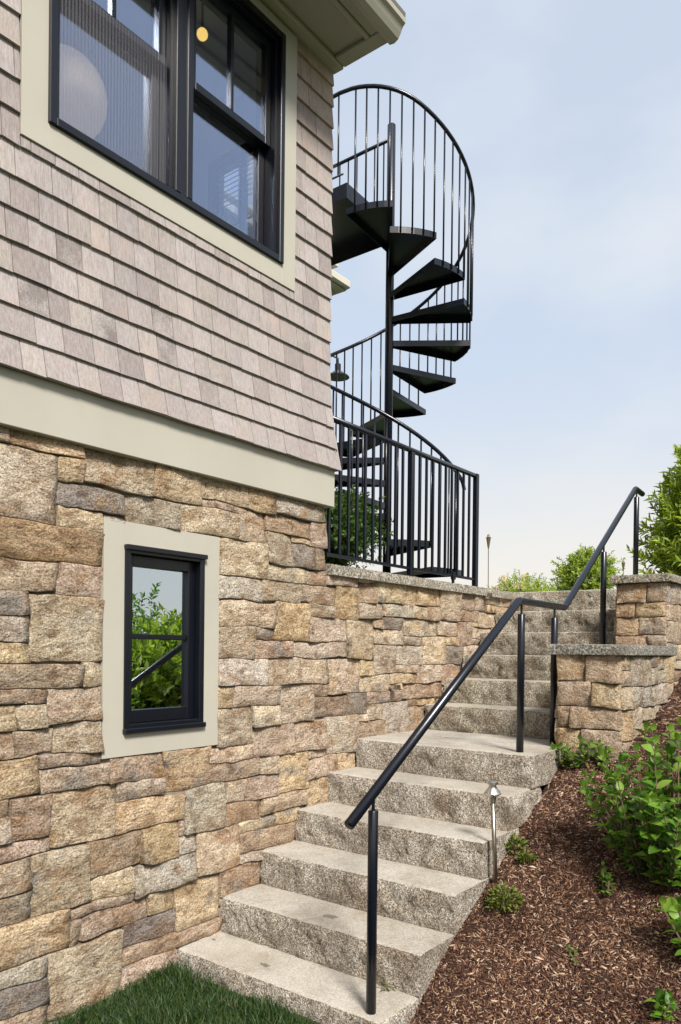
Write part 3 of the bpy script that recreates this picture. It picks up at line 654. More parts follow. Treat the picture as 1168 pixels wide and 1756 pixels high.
def flare(z): return 0.010 + (0.050 * ((3.32 - z) / 0.62) ** 2 if z < 3.32 else 0)
EXPO = 0.127; rr = random.Random(21)
SH_TONES = [(0.39, 0.352, 0.335), (0.425, 0.39, 0.375), (0.355, 0.318, 0.303), (0.405, 0.37, 0.355), (0.42, 0.38, 0.35)]
MILDEW = [(1.86, 3.30), (2.0, 2.98), (2.62, 3.05), (2.30, 3.08), (1.66, 3.05), (2.35, 3.2)]
def shingle_geo(mb, x0, x1, z, up, lift, rr, place):
    """tapered board: thick butt at z, thin top tucked under the next course"""
    zt = z + up; g = 0.0017
    e0, e1 = rr.uniform(-.0025, .0025), rr.uniform(-.0025, .0025)
    ya = flare(z) + 0.016 + lift; yb = flare(z + EXPO) + 0.0035
    yt = yb + (yb - ya) * (up - EXPO) / EXPO
    back = 0.017
    xm = (x0 + x1) / 2; cup = rr.uniform(-.001, .0015)
    V = [(x0 + g, ya, z + e0), (xm, ya + cup, z + (e0 + e1) / 2), (x1 - g, ya, z + e1), (x0 + g, yt, zt), (xm, yt, zt), (x1 - g, yt, zt),
         (x0 + g, ya - back, z + e0), (xm, ya - back, z + (e0 + e1) / 2), (x1 - g, ya - back, z + e1), (x0 + g, yt - .003, zt), (xm, yt - .003, zt), (x1 - g, yt - .003, zt)]
    F = [(0, 1, 4, 3), (1, 2, 5, 4), (6, 9, 10, 7), (7, 10, 11, 8), (0, 6, 7, 1), (1, 7, 8, 2), (3, 4, 10, 9), (4, 5, 11, 10), (0, 3, 9, 6), (2, 8, 11, 5)]
    mb.add([place(*v) for v in V], F)
fp = lambda a, d, z: (a, -d, z)
rows = int((WZ1 - WZ0) / EXPO) + 1; xr = 1.25; row_start = []; n_sh = 0
for r in range(rows):
    z = WZ0 + r * EXPO; x = xr - rr.uniform(0, .14); row_start.append(x); xe = 3.552 + flare(z) + 0.009
    while x < xe - 0.004:
        w = rr.choice((rr.uniform(.085, .13), rr.uniform(.12, .17), rr.uniform(.10, .15)))
        if xe - (x + w) < 0.06: w = xe - x
        spans = [(x, x + w)]; x += w
        if z + EXPO > CAS[2] - .002:                             # boards are cut where they meet the window casing
            for edge in (CAS[0], CAS[1]): spans = [q for a, c in spans for q in (((a, edge - .001), (edge + .001, c)) if a < edge < c else ((a, c),))]
        for (x0, x1) in spans:
            inside = x0 >= CAS[0] and x1 <= CAS[1] and z + EXPO > CAS[2] - .002
            if x1 - x0 < .012 or (inside and z >= CAS[2] - .012): continue
            zb, up = z, min(EXPO + 0.028, 5.085 - z)
            if inside: up = CAS[2] - .001 - z
            mb = MB(); shingle_geo(mb, x0, x1, zb, up, rr.uniform(0, .002), rr, fp)
            o = mb.build('shingle', M['shingle'], house); t = rr.choice(SH_TONES); f = rr.uniform(.80, .96)
            warmup = max(0, min(1, (zb - 4.3) / 0.7)) * 0.14
            a = 1.0
            for (mx, mz) in MILDEW:
                if x0 <= mx < x1 and zb <= mz < zb + EXPO: a = 0.0
            if rr.random() < .05: a = 0.65
            o.color = (t[0] * f * (1 + warmup), t[1] * f, t[2] * f * (1 - warmup), a); n_sh += 1
far = MB()
for r in range(rows):                                           # courses out of the picture: left, and round the corner
    z = WZ0 + r * EXPO; x = row_start[r]
    up = min(EXPO + .028, 5.085 - z)
    while x > -2.4: w = rr.uniform(.09, .17); shingle_geo(far, x - w, x, z, up, 0, rr, fp); x -= w
    y = -flare(z) + .004; fe = lambda a, d, zz: (3.540 + d, a, zz)
    while y < 5.9:
        w = rr.uniform(.09, .17)
        if not (z + EXPO > 4.06 and z < 4.90 and y + w > .35 and y < .99): shingle_geo(far, y, y + w, z, up, 0, rr, fe)
        y += w
o = far.build('shingle_courses', M['shingle'], house); o['kind'] = 'stuff'; o.color = (0.34, 0.315, 0.305, 1)

# skirt board under the shingles
b = MB(); b.bbox(-2.4, 3.598, -0.041, 0.008, 2.482, 2.702, .003); b.bbox(3.549, 3.598, 0.012, 5.9, 2.482, 2.702, .003)
b.box(-2.4, 3.598 + .012, -0.056, 0.006, 2.703, 2.716); b.build('skirt_board', M['trim'], house)

def casing(parent, x0, x1, z0, z1, ix0, ix1, iz0, iz1, y, d, top=True):
    for bx in ((x0, ix0, z0, z1), (ix1, x1, z0, z1), (ix0 + .0003, ix1 - .0003, z0, iz0)) + (((ix0 + .0003, ix1 - .0003, iz1, z1),) if top else ()):
        b = MB(); b.bbox(bx[0], bx[1], y, y + d, bx[2], bx[3], .0008); b.build('casing', M['trim'], parent)
casing(house, CAS[0], CAS[1], CAS[2], 5.052, WIN[0], WIN[1], WIN[2], WIN[3], -0.030, 0.034)

def ring(b, x0, x1, z0, z1, y0, y1, w, wt=None, wb=None, bev=.002):
    wt = wt or w; wb = wb or w
    b.bbox(x0, x0 + w, y0, y1, z0, z1, bev); b.bbox(x1 - w, x1, y0, y1, z0, z1, bev)
    b.bbox(x0 + w, x1 - w, y0 + .001, y1 - .001, z0, z0 + wb, bev); b.bbox(x0 + w, x1 - w, y0 + .001, y1 - .001, z1 - wt, z1, bev)
def pane(x0, x1, z0, z1, y, mat, parent, name='pane'):
    b = MB(); b.box(x0, x1, y, y + .004, z0, z1); return b.build(name, mat, parent)

# double-hung pair upstairs
b = MB(); x0, x1, z0, z1 = WIN
b.bbox(x0, x0 + .034, -.046, .13, z0, z1, .003); b.bbox(x1 - .034, x1, -.046, .13, z0, z1, .003)
b.bbox(x0 + .034, x1 - .034, -.045, .129, z0, z0 + .036, .003); b.bbox(x0 + .034, x1 - .034, -.045, .129, z1 - .034, z1, .003)
mx0, mx1 = 2.362, 2.464
b.bbox(mx0, mx0 + .034, -.044, .128, z0 + .037, z1 - .035, .003); b.bbox(mx1 - .034, mx1, -.044, .128, z0 + .037, z1 - .035, .003); b.box(mx0 + .034, mx1 - .034, -.036, .12, z0 + .037, z1 - .035)
for (ua, ub) in ((x0 + .034, mx0), (mx1, x1 - .034)):            # stepped tracks inside the jambs
    b.box(ua + .0005, ua + .022, -.018, .126, z0 + .037, z1 - .035); b.box(ub - .022, ub - .0005, -.018, .126, z0 + .037, z1 - .035)
    b.box(ua + .0225, ub - .0225, -.016, .06, z1 - .05, z1 - .0345)
win = b.build('double_window', M['frame'], house)
MEET = 4.400
for k, (ua, ub) in enumerate(((x0 + .056, mx0 - .022), (mx1 + .022, x1 - .056))):
    b = MB(); ring(b, ua + .001, ub - .001, MEET - .03, z1 - .051, .012, .050, .040, .042, .040); up_s = b.build('upper_sash', M['frame'], win)
    xm = (ua + ub) / 2; b = MB(); b.bbox(xm - .011, xm + .011, .014, .046, MEET + .0105, z1 - .0935, .002); b.build('muntin', M['frame'], win)
    pane(ua + .038, ub - .038, MEET + .008, z1 - .09, .030, M['glass'], win)
    b = MB(); ring(b, ua + .001, ub - .001, z0 + .038, MEET + .022, .058, .098, .044, .046, .058); b.build('lower_sash', M['frame'], win)
    pane(ua + .042, ub - .042, z0 + .094, MEET - .022, .078, M['glass'], win)
    b = MB(); b.bbox((ua + ub) / 2 - .012, (ua + ub) / 2 + .012, .044, .058, z0 + .06, z0 + .085, .002); b.build('latch', M['frame'], win)
    if k == 0: pane(ua + .002, ub - .002, z0 + .040, MEET - .004, .002, M['screen'], win, 'insect_screen')
# side window seen through the room
b = MB()
for (ya, yb, za, zb) in ((.435, .47, 4.165, 4.805), (.87, .905, 4.165, 4.805), (.47, .87, 4.165, 4.20), (.47, .87, 4.77, 4.805), (.66, .68, 4.20, 4.77)): b.box(3.49, 3.535, ya, yb, za, zb)
sw = b.build('side_window', M['frame'], house)
b = MB(); b.box(3.51, 3.513, .47, .87, 4.20, 4.77); b.build('pane', M['glass'], sw)
for i in range(9):
    b = MB(); zz = 4.765 - i * .032; b.box(3.470, 3.4765, .475, .865, zz - .002, zz); b.build('blind_slat', M['far'], sw)

# basement window
BW = (2.008, 2.694, 1.140, 2.193); BF = (2.117, 2.590, 1.252, 2.085)
casing(house, *BW, *BF, -0.012, 0.05)
b = MB(); ring(b, BF[0], BF[1], BF[2], BF[3], -.020, .11, .030); b.bbox(BF[0] - .004, BF[1] + .004, -.038, -.008, BF[3] - .016, BF[3] + .006, .003); b.bbox(BF[0] - .004, BF[1] + .004, -.036, -.008, BF[2] - .012, BF[2] + .012, .003)
bw = b.build('basement_window', M['frame'], house)
b = MB(); ring(b, BF[0] + .031, BF[1] - .031, BF[2] + .031, BF[3] - .031, .022, .066, .040, .050, .058); b.build('sash', M['frame'], bw)
b = MB(); b.bbox(BF[0] + .0715, BF[1] - .0715, .030, .060, 1.668, 1.692, .003); b.build('muntin', M['frame'], bw)
pane(BF[0] + .069, BF[1] - .069, BF[2] + .085, 1.669, .046, M['bglass'], bw); pane(BF[0] + .069, BF[1] - .069, 1.691, BF[3] - .078, .046, M['bglass'], bw)
b = MB(); b.box(2.02, 2.68, .6, .65, 1.15, 2.18); b.box(2.00, 2.02, .12, .65, 1.15, 2.18); b.box(2.68, 2.70, .12, .65, 1.15, 2.18); b.box(2.0, 2.7, .12, .65, 1.13, 1.15); b.box(2.0, 2.7, .12, .65, 2.18, 2.2)
b.build('basement_room', M['dark'], house)

# eaves: soffit with sunk panel, frieze, gutter, roof
b = MB(); b.box(-2.5, 3.592, -.405, .0, 5.103, 5.125); b.build('soffit', M['trim'], house)
b = MB(); b.bbox(-2.5, 3.592, -.085, -.002, 5.066, 5.102, .010); b.build('frieze', M['trim'], house)
b = MB(); b.bbox(3.50, 3.592, -.405, -.0865, 5.078, 5.102, .004); b.build('end_board', M['trim'], house)
b = MB(); b.bbox(-2.5, 3.498, -.337, -.305, 5.073, 5.102, .006); b.build('batten', M['trim'], house)
b = MB(); b.bbox(-2.5, 3.498, -.405, -.339, 5.086, 5.102, .003); b.build('fascia_board', M['trim'], house)
prof = [(-.407, 5.062), (-.440, 5.056), (-.466, 5.068), (-.482, 5.094), (-.496, 5.122), (-.512, 5.134), (-.516, 5.158), (-.506, 5.160), (-.502, 5.142), (-.415, 5.137), (-.407, 5.165)]
b = MB(); b.prism(prof, -2.5, 3.592, 'x'); b.build('gutter', M['trim'], house)
b = MB(); b.prism([(-.50, 5.185), (-.50, 5.21), (3.0, 7.3), (6.6, 5.235), (6.6, 5.205), (3.0, 7.25)], -2.6, 3.61, 'x'); b.build('roof', M['roof'], house)
b = MB(); b.prism([(-.455, 5.126), (6.2, 5.126), (6.2, 5.3), (3.0, 7.24), (-.455, 5.27)], 3.53, 3.585, 'x'); b.build('gable_wall', M['far'], house)

# lower wing behind, reached by the spiral stair
b = MB(); b.box(3.55, 6.79, 2.6, 5.8, 2.1, 5.72); b.bbox(6.70, 6.815, 2.58, 2.70, 2.12, 5.72, .004); b.build('wing_wall', M['far'], house)
b = MB(); b.box(3.62, 6.90, 2.44, 5.9, 5.722, 5.77); b.bbox(6.72, 6.83, 2.54, 2.60, 5.66, 5.72, .02); b.build('wing_eave', M['far'], house)
b = MB(); b.bbox(3.62, 6.94, 2.375, 2.438, 5.735, 5.83, .015); b.bbox(6.902, 6.96, 2.44, 5.9, 5.735, 5.83, .015); b.build('wing_gutter', M['far'], house)
b = MB(); b.box(3.62, 6.84, 2.62, 5.8, 5.772, 6.03); b.bbox(3.60, 6.93, 2.55, 5.85, 6.031, 6.07, .004); b.build('wing_parapet', M['far'], house)

# ------------------------------------------------------------------ spiral staircase
spiral = thing('spiral_staircase', 'black steel spiral staircase with open treads rising above the terrace', 'staircase')
PC = Vector((5.811, 1.077, 0)); TER = 2.130
RX, FX = Vector((RIGHT.x, RIGHT.y, 0)).normalized(), FWD0
def sp(theta, r, z):
    t = math.radians(theta); p = PC + RX * (math.cos(t) * r) - FX * (math.sin(t) * r); return (p.x, p.y, z)
Z0, RISE, RT = 2.33, 0.2135, 0.742
def tz(k): return Z0 + RISE * k
def ta(k): return 93 - 30 * (14 - k)
b = MB(); b.lathe([(.038, TER - .02), (.038, 6.435), (.034, 6.44)], PC.x, PC.y, 20); b.build('pole', M['black'], spiral, smooth=False)
for o in (bpy.data.objects['pole'],):
    for p in o.data.polygons: p.use_smooth = len(p.vertices) == 4
b = MB(); b.lathe([(.11, TER - .005), (.11, TER + .012), (.05, TER + .013)], PC.x, PC.y, 20); b.build('base_plate', M['black'], spiral)
for k in range(0, 15):
    b = MB(); a0, a1, z = ta(k) - 0.6, ta(k) + 30.6, tz(k); n = 6; th = .006; sk = .052
    outer = [(a0 + (a1 - a0) * i / n) for i in range(n + 1)]
    def rib(p, q, w=.005):          # skirt plate between two plan points
        p, q = Vector(p), Vector(q); d = (q - p).normalized(); nn = Vector((-d.y, d.x, 0)) * w / 2
        V = [p - nn, q - nn, q + nn, p + nn]; b.add([(v.x, v.y, z - sk) for v in V] + [(v.x, v.y, z - th) for v in V], [(0, 1, 2, 3), (4, 5, 6, 7), (0, 1, 5, 4), (1, 2, 6, 5), (2, 3, 7, 6), (3, 0, 4, 7)])
    top = [sp(a0 - 20, .040, 0)] + [sp(a, RT, 0) for a in outer] + [sp(a1 + 20, .040, 0)]
    b.prism([(p[0], p[1]) for p in top], z - th, z, 'z')
    for i in range(n): rib(sp(outer[i], RT - .003, 0), sp(outer[i + 1], RT - .003, 0))
    rib(top[0], sp(a0, RT - .003, 0)); rib(top[-1], sp(a1, RT - .003, 0))
    b.build('tread', M['black'], spiral)
# landing at the head of the stair
lz = tz(15); b = MB()
LP = [(5.07, 1.02), (5.79, 1.05), (5.89, 1.12), (5.89, 2.36), (5.07, 2.36)]
b.prism(LP, lz - .008, lz, 'z')
for i in range(len(LP)):
    p, q = LP[i], LP[(i + 1) % len(LP)]; d = Vector((q[0] - p[0], q[1] - p[1])); L = d.length; d /= L; nn = Vector((-d.y, d.x)) * .006
    b.prism([(p[0], p[1]), (q[0], q[1]), (q[0] + nn.x, q[1] + nn.y), (p[0] + nn.x, p[1] + nn.y)], lz - .125, lz - .0085, 'z')
b.build('landing', M['black'], spiral)
def rail_z(th):
    p = (th - ta(0)) / 450; z = tz(0) + RISE * ((th - ta(0)) / 30 - 0.5) + .87 + .19 * p
    return z if z < 6.12 else 6.12 + .22 * (1 - math.exp(-(z - 6.12) / .22))
pts = []
tend = ta(14) + 30
th = ta(0) + 2
while th < tend + .1: pts.append(sp(th, RT + .004, rail_z(th) if th < tend - 8 else rail_z(th))); th += 5
e = Vector(pts[0]); d = (e - Vector(pts[1])).normalized(); pts = [tuple(e + d * .06 + Vector((0, 0, -.05))), tuple(e + d * .03 + Vector((0, 0, -.012)))] + pts
zt = 6.31
pts += [(5.07, 1.10, zt), (5.07, 2.34, zt)]
b = MB(); b.tube(pts, .0165, 10); b.build('handrail', M['black'], spiral, smooth=True)
nb = 0
for k in range(0, 15):
    for j in range(4):
        th = ta(k) + 7.5 * j + 1.5
        if k == 0 and j == 0: continue
        rr_ = .0165 if (k, j) == (0, 1) else .0078
        b = MB(); b.tube([sp(th, RT + .004, tz(k) - .045), sp(th, RT + .004, rail_z(th) - .006)], rr_, 8); b.build('baluster', M['black'], spiral, smooth=True); nb += 1
def guard(path, zt, zb, parent, spacing=.10, bottom=True, top=True, r=.0078):
    if top: bq = MB(); bq.tube([(x, y, zt) for x, y in path], .0165, 10); bq.build('handrail', M['black'], parent, smooth=True)
    if bottom: bq = MB(); bq.tube([(x, y, zb) for x, y in path], .008, 8); bq.build('bottom_rail', M['black'], parent, smooth=True)
    for p, q in zip(path[:-1], path[1:]):
        L = math.hypot(q[0] - p[0], q[1] - p[1]); n = max(1, int(L / spacing))
        for i in range(n):
            t = (i + .5) / n; x, y = p[0] + (q[0] - p[0]) * t, p[1] + (q[1] - p[1]) * t
            bq = MB(); bq.tube([(x, y, zb), (x, y, zt)], r, 6); bq.build('baluster', M['black'], parent, smooth=True)
guard([(5.07, 1.06), (5.07, 2.34)], zt, lz + .085, spiral, top=False)
guard([(5.93, 1.19), (5.93, 2.34)], 6.41, lz + .085, spiral)

# ------------------------------------------------------------------ terrace railing on the retaining wall
trail = thing('terrace_railing', 'black metal terrace railing standing on the stone wall coping', 'railing')
TY = 0.02; ZT, ZB, CZ = 3.035, 2.207, 2.146
b = MB(); b.tube([(3.60, TY, ZT), (5.515, TY, ZT)], .019, 12); b.build('top_rail', M['black'], trail, smooth=True)
b = MB(); b.bbox(3.60, 5.50, TY - .008, TY + .008, ZB - .010, ZB + .010, .002); b.build('bottom_rail', M['black'], trail)
b = MB(); b.bbox(5.495, 5.535, TY - .02, TY + .02, CZ, ZT + .018, .004); b.build('post', M['black'], trail)
b = MB(); b.bbox(4.525, 4.565, TY - .02, TY + .02, CZ, ZT - .012, .003); b.build('post', M['black'], trail)
b = MB(); b.bbox(5.150, 5.166, TY - .01, TY + .01, CZ, ZB - .011, .002); b.bbox(5.140, 5.176, TY - .016, TY + .012, ZB - .030, ZB + .03, .003); b.build('rail_foot', M['black'], trail)
xs = [3.62] + [3.64 + .0885 * (i + 1) for i in range(9)] + [4.565 + .093 * (i + 1) for i in range(9)]
for x in xs:
    b = MB(); b.bbox(x - .0085, x + .0085, TY - .0085, TY + .0085, ZB + .0105, ZT - .014, .0015); b.build('baluster', M['black'], trail)
# return run of the railing to the house side of the spiral
b = MB(); b.tube([(5.515, TY, ZT - .0), (5.515, TY + .01, ZT)], .019, 12); 

# ------------------------------------------------------------------ handrail of the granite steps
hr = thing('stair_handrail', 'black tubular handrail on round posts along the granite steps', 'handrail')
P = [(2.345, -1.11, .955), (3.927, -1.08, 1.911), (4.671, -1.05, 1.911), (6.283, -1.0, 2.947), (6.47, -1.0, 2.935)]
b = MB()
path = []
for i, p in enumerate(P):
    p = Vector(p)
    if 0 < i < len(P) - 1:
        a, c = (Vector(P[i - 1]) - p).normalized(), (Vector(P[i + 1]) - p).normalized()
        path += [p + a * .016, p + a * .004 + c * .004, p + c * .016]
    else: path.append(p)
b.tube(path, .0215, 16); b.build('rail', M['black'], hr, smooth=True)
def railz(x):
    for p, q in zip(P[:-1], P[1:]):
        if p[0] <= x <= q[0]: return p[2] + (q[2] - p[2]) * (x - p[0]) / (q[0] - p[0])
for (x, y, z0, z1) in ((2.498, -1.116, .177, .99), (3.985, -1.070, 1.068, 1.840), (4.500, -1.055, 1.068, 1.842), (5.479, -1.022, 1.603, 2.352), (6.312, -1.0, 2.137, 2.885)):
    b = MB(); b.lathe([(.0205, z0), (.0205, z1 - .004), (.0175, z1)], x, y, 20); p = b.build('post', M['black'], hr)
    for q in p.data.polygons: q.use_smooth = len(q.vertices) == 4
    b = MB(); b.tube([(x, y, z1 - .002), (x, y, railz(x) - .015)], .007, 8); b.build('bracket', M['black'], p)

# ------------------------------------------------------------------ lamps
def wall_light(x, z, label):
    t = thing('wall_light', label, 'wall light', 'small step lights on the stone wall')
    b = MB(); n = 14
    prof = [(.010, .012), (.012, -.030), (.021, -.034), (.023, -.055), (.019, -.062), (.006, -.064)]
    V = []; F = []
    for r, y in prof: V += [(x + r * math.cos(2 * math.pi * q / n), y, z + r * math.sin(2 * math.pi * q / n)) for q in range(n)]
    for i in range(len(prof) - 1):
        for q in range(n): F.append((i * n + q, i * n + (q + 1) % n, (i + 1) * n + (q + 1) % n, (i + 1) * n + q))
    F.append(tuple((len(prof) - 1) * n + q for q in range(n))); b.add(V, F); b.build('lamp_head', M['bright'], t, smooth=True)
    b = MB(); b.prism([(x - .024, z - .006), (x - .018, z + .024), (x + .018, z + .024), (x + .024, z - .006), (x + .021, z - .004), (x, z + .021), (x - .021, z - .004)], -.085, -.058, 'y'); b.build('hood', M['steel'], t)
wall_light(4.255, 1.377, 'small round metal light low on the stone wall above the landing')
wall_light(5.597, 2.075, 'small round metal light just under the coping near the top step')

pl = thing('path_light', 'slim metal path light on a stake in the mulch beside the steps', 'path light')
bx, by, bz = 3.342, -1.25, 0.48; tx_, ty_ = bx - .012, by + .022
b = MB(); b.tube([(bx, by, bz - .06), (tx_, ty_, bz + .46)], .0105, 10); b.build('stake', M['steel'], pl, smooth=True)
b = MB(); b.lathe([(.016, bz + .43), (.018, bz + .455), (.039, bz + .468), (.041, bz + .472), (.022, bz + .498), (.0215, bz + .502)], tx_, ty_, 22); b.build('lamp_shade', M['bright'], pl, smooth=False)
b = MB(); b.lathe([(.017, bz + .500), (.017, bz + .514), (.026, bz + .516), (.026, bz + .527), (.020, bz + .530)], tx_, ty_, 22); b.build('lamp_cap', M['bright'], pl)

ws = thing('wall_sconce', 'black bell shaded outdoor lamp on the corner of the rear wing', 'lamp')
sx, sy, sz = 6.90, 2.52, 4.80
b = MB(); b.tube([(6.80, sy + .12, sz + .12), (6.86, sy + .06, sz + .20), (sx, sy, sz + .17), (sx, sy, sz + .06)], .012, 8); b.build('arm', M['black'], ws, smooth=True)
b = MB(); b.lathe([(.135, sz - .05), (.125, sz - .035), (.07, sz + .0), (.035, sz + .03), (.035, sz + .10), (.02, sz + .11)], sx, sy, 20); b.build('lamp_shade', M['black'], ws)
pn = thing('paper_lantern', 'round pale paper lantern hanging behind the left window pane', 'lantern')
b = MB(); b.lathe([(.03, 4.09)] + [(.205 * math.cos(a) * (1 + .012 * (i % 2)), 4.29 + .2 * math.sin(a)) for i, a in enumerate(np.linspace(-1.35, 1.35, 22))] + [(.03, 4.49)], 2.10, .48, 28); b.build('shade', M['paper'], pn, smooth=True)
b = MB(); b.tube([(2.10, .48, 4.49), (2.10, .48, 5.10)], .003, 6); b.build('cord', M['dark'], pn)
gl = thing('globe_lamp', 'small lit yellow globe lamp glowing inside the upstairs window', 'lamp')
b = MB(); b.lathe([(.004, 4.8955)] + [(.03 * math.cos(a), 4.925 + .03 * math.sin(a)) for a in np.linspace(-1.4, 1.4, 12)] + [(.004, 4.9545)], 2.787, .26, 16); b.build('globe', M['globe'], gl, smooth=True)
b = MB(); b.tube([(2.787, .26, 4.95), (2.787, .26, 5.10)], .006, 6); b.build('stem', M['dark'], gl)

def torch(x, y, z0, z1, label, k=1.0):
    t = thing('garden_torch', label, 'torch', 'garden torches on poles beyond the terrace')
    b = MB(); b.tube([(x + .02, y, z0), (x, y, z1 - .2 * k)], .008, 6); b.build('pole', M['bamboo'], t)
    b = MB(); b.lathe([(.012, z1 - .24 * k), (.040 * k, z1 - .07 * k), (.043 * k, z1 - .05 * k), (.024 * k, z1 - .045 * k), (.022 * k, z1 - .01 * k), (.010, z1)], x, y, 12); b.build('burner', M['copper'], t)
torch(11.85, 3.08, 2.12, 3.63, 'tall slim garden torch standing right of the terrace railing')
torch(20.38, 3.46, 2.12, 4.06, 'far garden torch just showing above the stone pier', 1.15)

# ------------------------------------------------------------------ far house
fh = thing('distant_house', 'tiny far beige house with chimneys on the skyline beyond the terrace', 'house')
hx, hy = 56.9, 22.6
b = MB(); b.box(hx - 3.0, hx + 3, hy - 1.5, hy + 1.3, -1, 6.4); b.build('wall', M['stucco'], fh)
b = MB(); b.prism([(hy - 1.7, 6.35), (hy + 1.5, 6.35), (hy - .1, 7.1)], hx - 3.2, hx + 3.2, 'x'); rf = b.build('roof', M['stucco'], fh)
for yy in (hy - 1.1, hy + .6): b = MB(); b.box(hx - 2.4, hx - 1.9, yy - .18, yy + .18, 6.5, 7.55); b.build('chimney', M['stucco'], rf)

# ------------------------------------------------------------------ plants
def leaf_arrays(pos, d, nrm, L, Wd, fold=0.25):
    """diamond leaves folded along the midrib; arrays (n,3)"""
    n = len(pos); d = d / np.linalg.norm(d, axis=1, keepdims=True)
    s = np.cross(d, nrm); s /= np.maximum(np.linalg.norm(s, axis=1, keepdims=True), 1e-6); u = np.cross(s, d)
    L = np.broadcast_to(L, n)[:, None]; Wd = np.broadcast_to(Wd, n)[:, None]
    base = pos; tip = pos + d * L - u * L * .12; mid = pos + d * L * .45
    a = mid + s * Wd * .5 + u * Wd * fold; c = mid - s * Wd * .5 + u * Wd * fold
    V = np.stack([base, a, tip, c], 1).reshape(-1, 3); q = np.arange(n) * 4
    F = np.stack([np.stack([q, q + 1, q + 2], 1), np.stack([q, q + 2, q + 3], 1)], 1).reshape(-1, 3)
    return V, F
def unit(v): return v / np.maximum(np.linalg.norm(v, axis=-1, keepdims=True), 1e-9)
def tufts(center, rad, ntuft, per, tl, L, Wd, up=0.5, shell=(0.55, 1.0), zmin=None, jit=0.35):
    """leaf sprays: twigs that grow outwards from an ellipsoid, leaves set spirally on each"""
    g = rng; c = np.array(center, float); rad = np.array(rad, float)
    dirs = unit(g.normal(size=(ntuft, 3))); k = g.uniform(*shell, ntuft)[:, None]
    lump = 1 + .22 * np.sin(dirs[:, :1] * 4.1 + c[0]) * np.cos(dirs[:, 2:] * 5.3 + c[1]) + .12 * g.normal(size=(ntuft, 1))
    p0 = c + dirs * rad * k * lump; ax = unit(dirs * [1, 1, .7] + [0, 0, up] + g.normal(size=(ntuft, 3)) * jit)
    t = np.tile(np.linspace(0, 1, per), (ntuft, 1)) + g.uniform(-.04, .04, (ntuft, per))
    pos = p0[:, None] + ax[:, None] * (t[..., None] * tl); ph = g.uniform(0, 6.28, (ntuft, 1)) + np.arange(per) * 2.4
    a = np.cross(ax, [0.3, 0.2, 0.93]); a = unit(a); bb = np.cross(ax, a)
    rad_ = a[:, None] * np.cos(ph)[..., None] + bb[:, None] * np.sin(ph)[..., None]
    d = unit(rad_ * .8 + ax[:, None] * (.35 + .9 * t[..., None]) + g.normal(size=(ntuft, per, 3)) * .18)
    nrm = unit(ax[:, None] - d * (d * ax[:, None]).sum(-1, keepdims=True) + [0, 0, .35] + g.normal(size=d.shape) * .25)
    pos, d, nrm = (q.reshape(-1, 3) for q in (pos, d, nrm)); sc = g.uniform(.7, 1.2, len(pos))
    if zmin is not None: kk = pos[:, 2] > zmin; pos, d, nrm, sc = pos[kk], d[kk], nrm[kk], sc[kk]
    return leaf_arrays(pos, d, nrm, L * sc, Wd * sc), p0
def plant(name, label, cat, center, rad, base, mat, ntuft, per, tl, L, Wd, group=None, ntw=24, stem_r=.012, **kw):
    t = thing(name, label, cat, group); (V, F), p0 = tufts(center, rad, ntuft, per, tl, L, Wd, **kw)
    o = link('foliage', fast_mesh('foliage', V, F, M[mat]), t); o['kind'] = 'stuff'
    b = MB(); bs = Vector(base)
    for i in range(min(ntw, len(p0))):
        e = Vector(p0[i * len(p0) // ntw]); q = bs + Vector((rnd.uniform(-.03, .03), rnd.uniform(-.03, .03), 0)); mm_ = q.lerp(e, .5) + Vector((rnd.uniform(-.05, .05), rnd.uniform(-.05, .05), .05))
        b.tube([q, mm_, e], [stem_r, stem_r * .6, stem_r * .25], 5)
    b.build('branches', M['bark'], t, smooth=True); return t
plant('willow_shrub', 'tall feathery pale green shrub leaning over the stone pier', 'shrub', (7.17, -1.44, 2.58), (.46, .46, .76), (7.05, -1.35, 2.02), 'willow', 1500, 16, .17, .080, .026, ntw=60, up=.75, zmin=2.0, shell=(.35, 1.0))
plant('willow_shrub', 'smaller feathery green shrub behind the tall one at the right edge', 'shrub', (7.6, -2.2, 2.45), (.6, .6, .75), (7.6, -2.2, 2.0), 'willow', 620, 16, .24, .085, .024, ntw=40, up=.7, zmin=2.0)
plant('willow_sprig', 'low leafy sprig in the shade at the foot of the pier', 'plant', (6.28, -1.70, 1.93), (.13, .13, .13), (6.28, -1.70, 1.70), 'willow', 26, 10, .12, .06, .016, ntw=10, up=.3)
plant('boxwood', 'dark green rounded bush standing behind the terrace railing', 'bush', (4.18, .50, 2.46), (.36, .34, .27), (4.25, .50, 2.11), 'darkleaf', 1500, 9, .07, .034, .017, ntw=70, stem_r=.014, up=.3, zmin=2.20)
plant('round_shrub', 'rounded green shrub on the terrace behind the upper handrail', 'shrub', (10.9, 1.04, 2.70), (.36, .36, .37), (10.9, 1.04, 2.11), 'willow', 700, 12, .13, .055, .022, ntw=30, up=.5, shell=(.5, .95))
for (p, rd, n, lab) in (((12.4, 2.75, 2.62), (.42, .42, .26), 200, 'low light green shrub on the skyline left of the handrail elbow'), ((13.2, 2.35, 2.55), (.45, .42, .25), 200, 'low light green shrub on the skyline nearest the round shrub'), ((11.9, 2.15, 2.48), (.30, .30, .20), 140, 'flat light green shrub peeking over the top step')):
    plant('low_shrub', lab, 'shrub', p, rd, (p[0], p[1], 2.1), 'willow', n, 10, .14, .06, .02, 'low shrubs along the terrace skyline', up=.7)

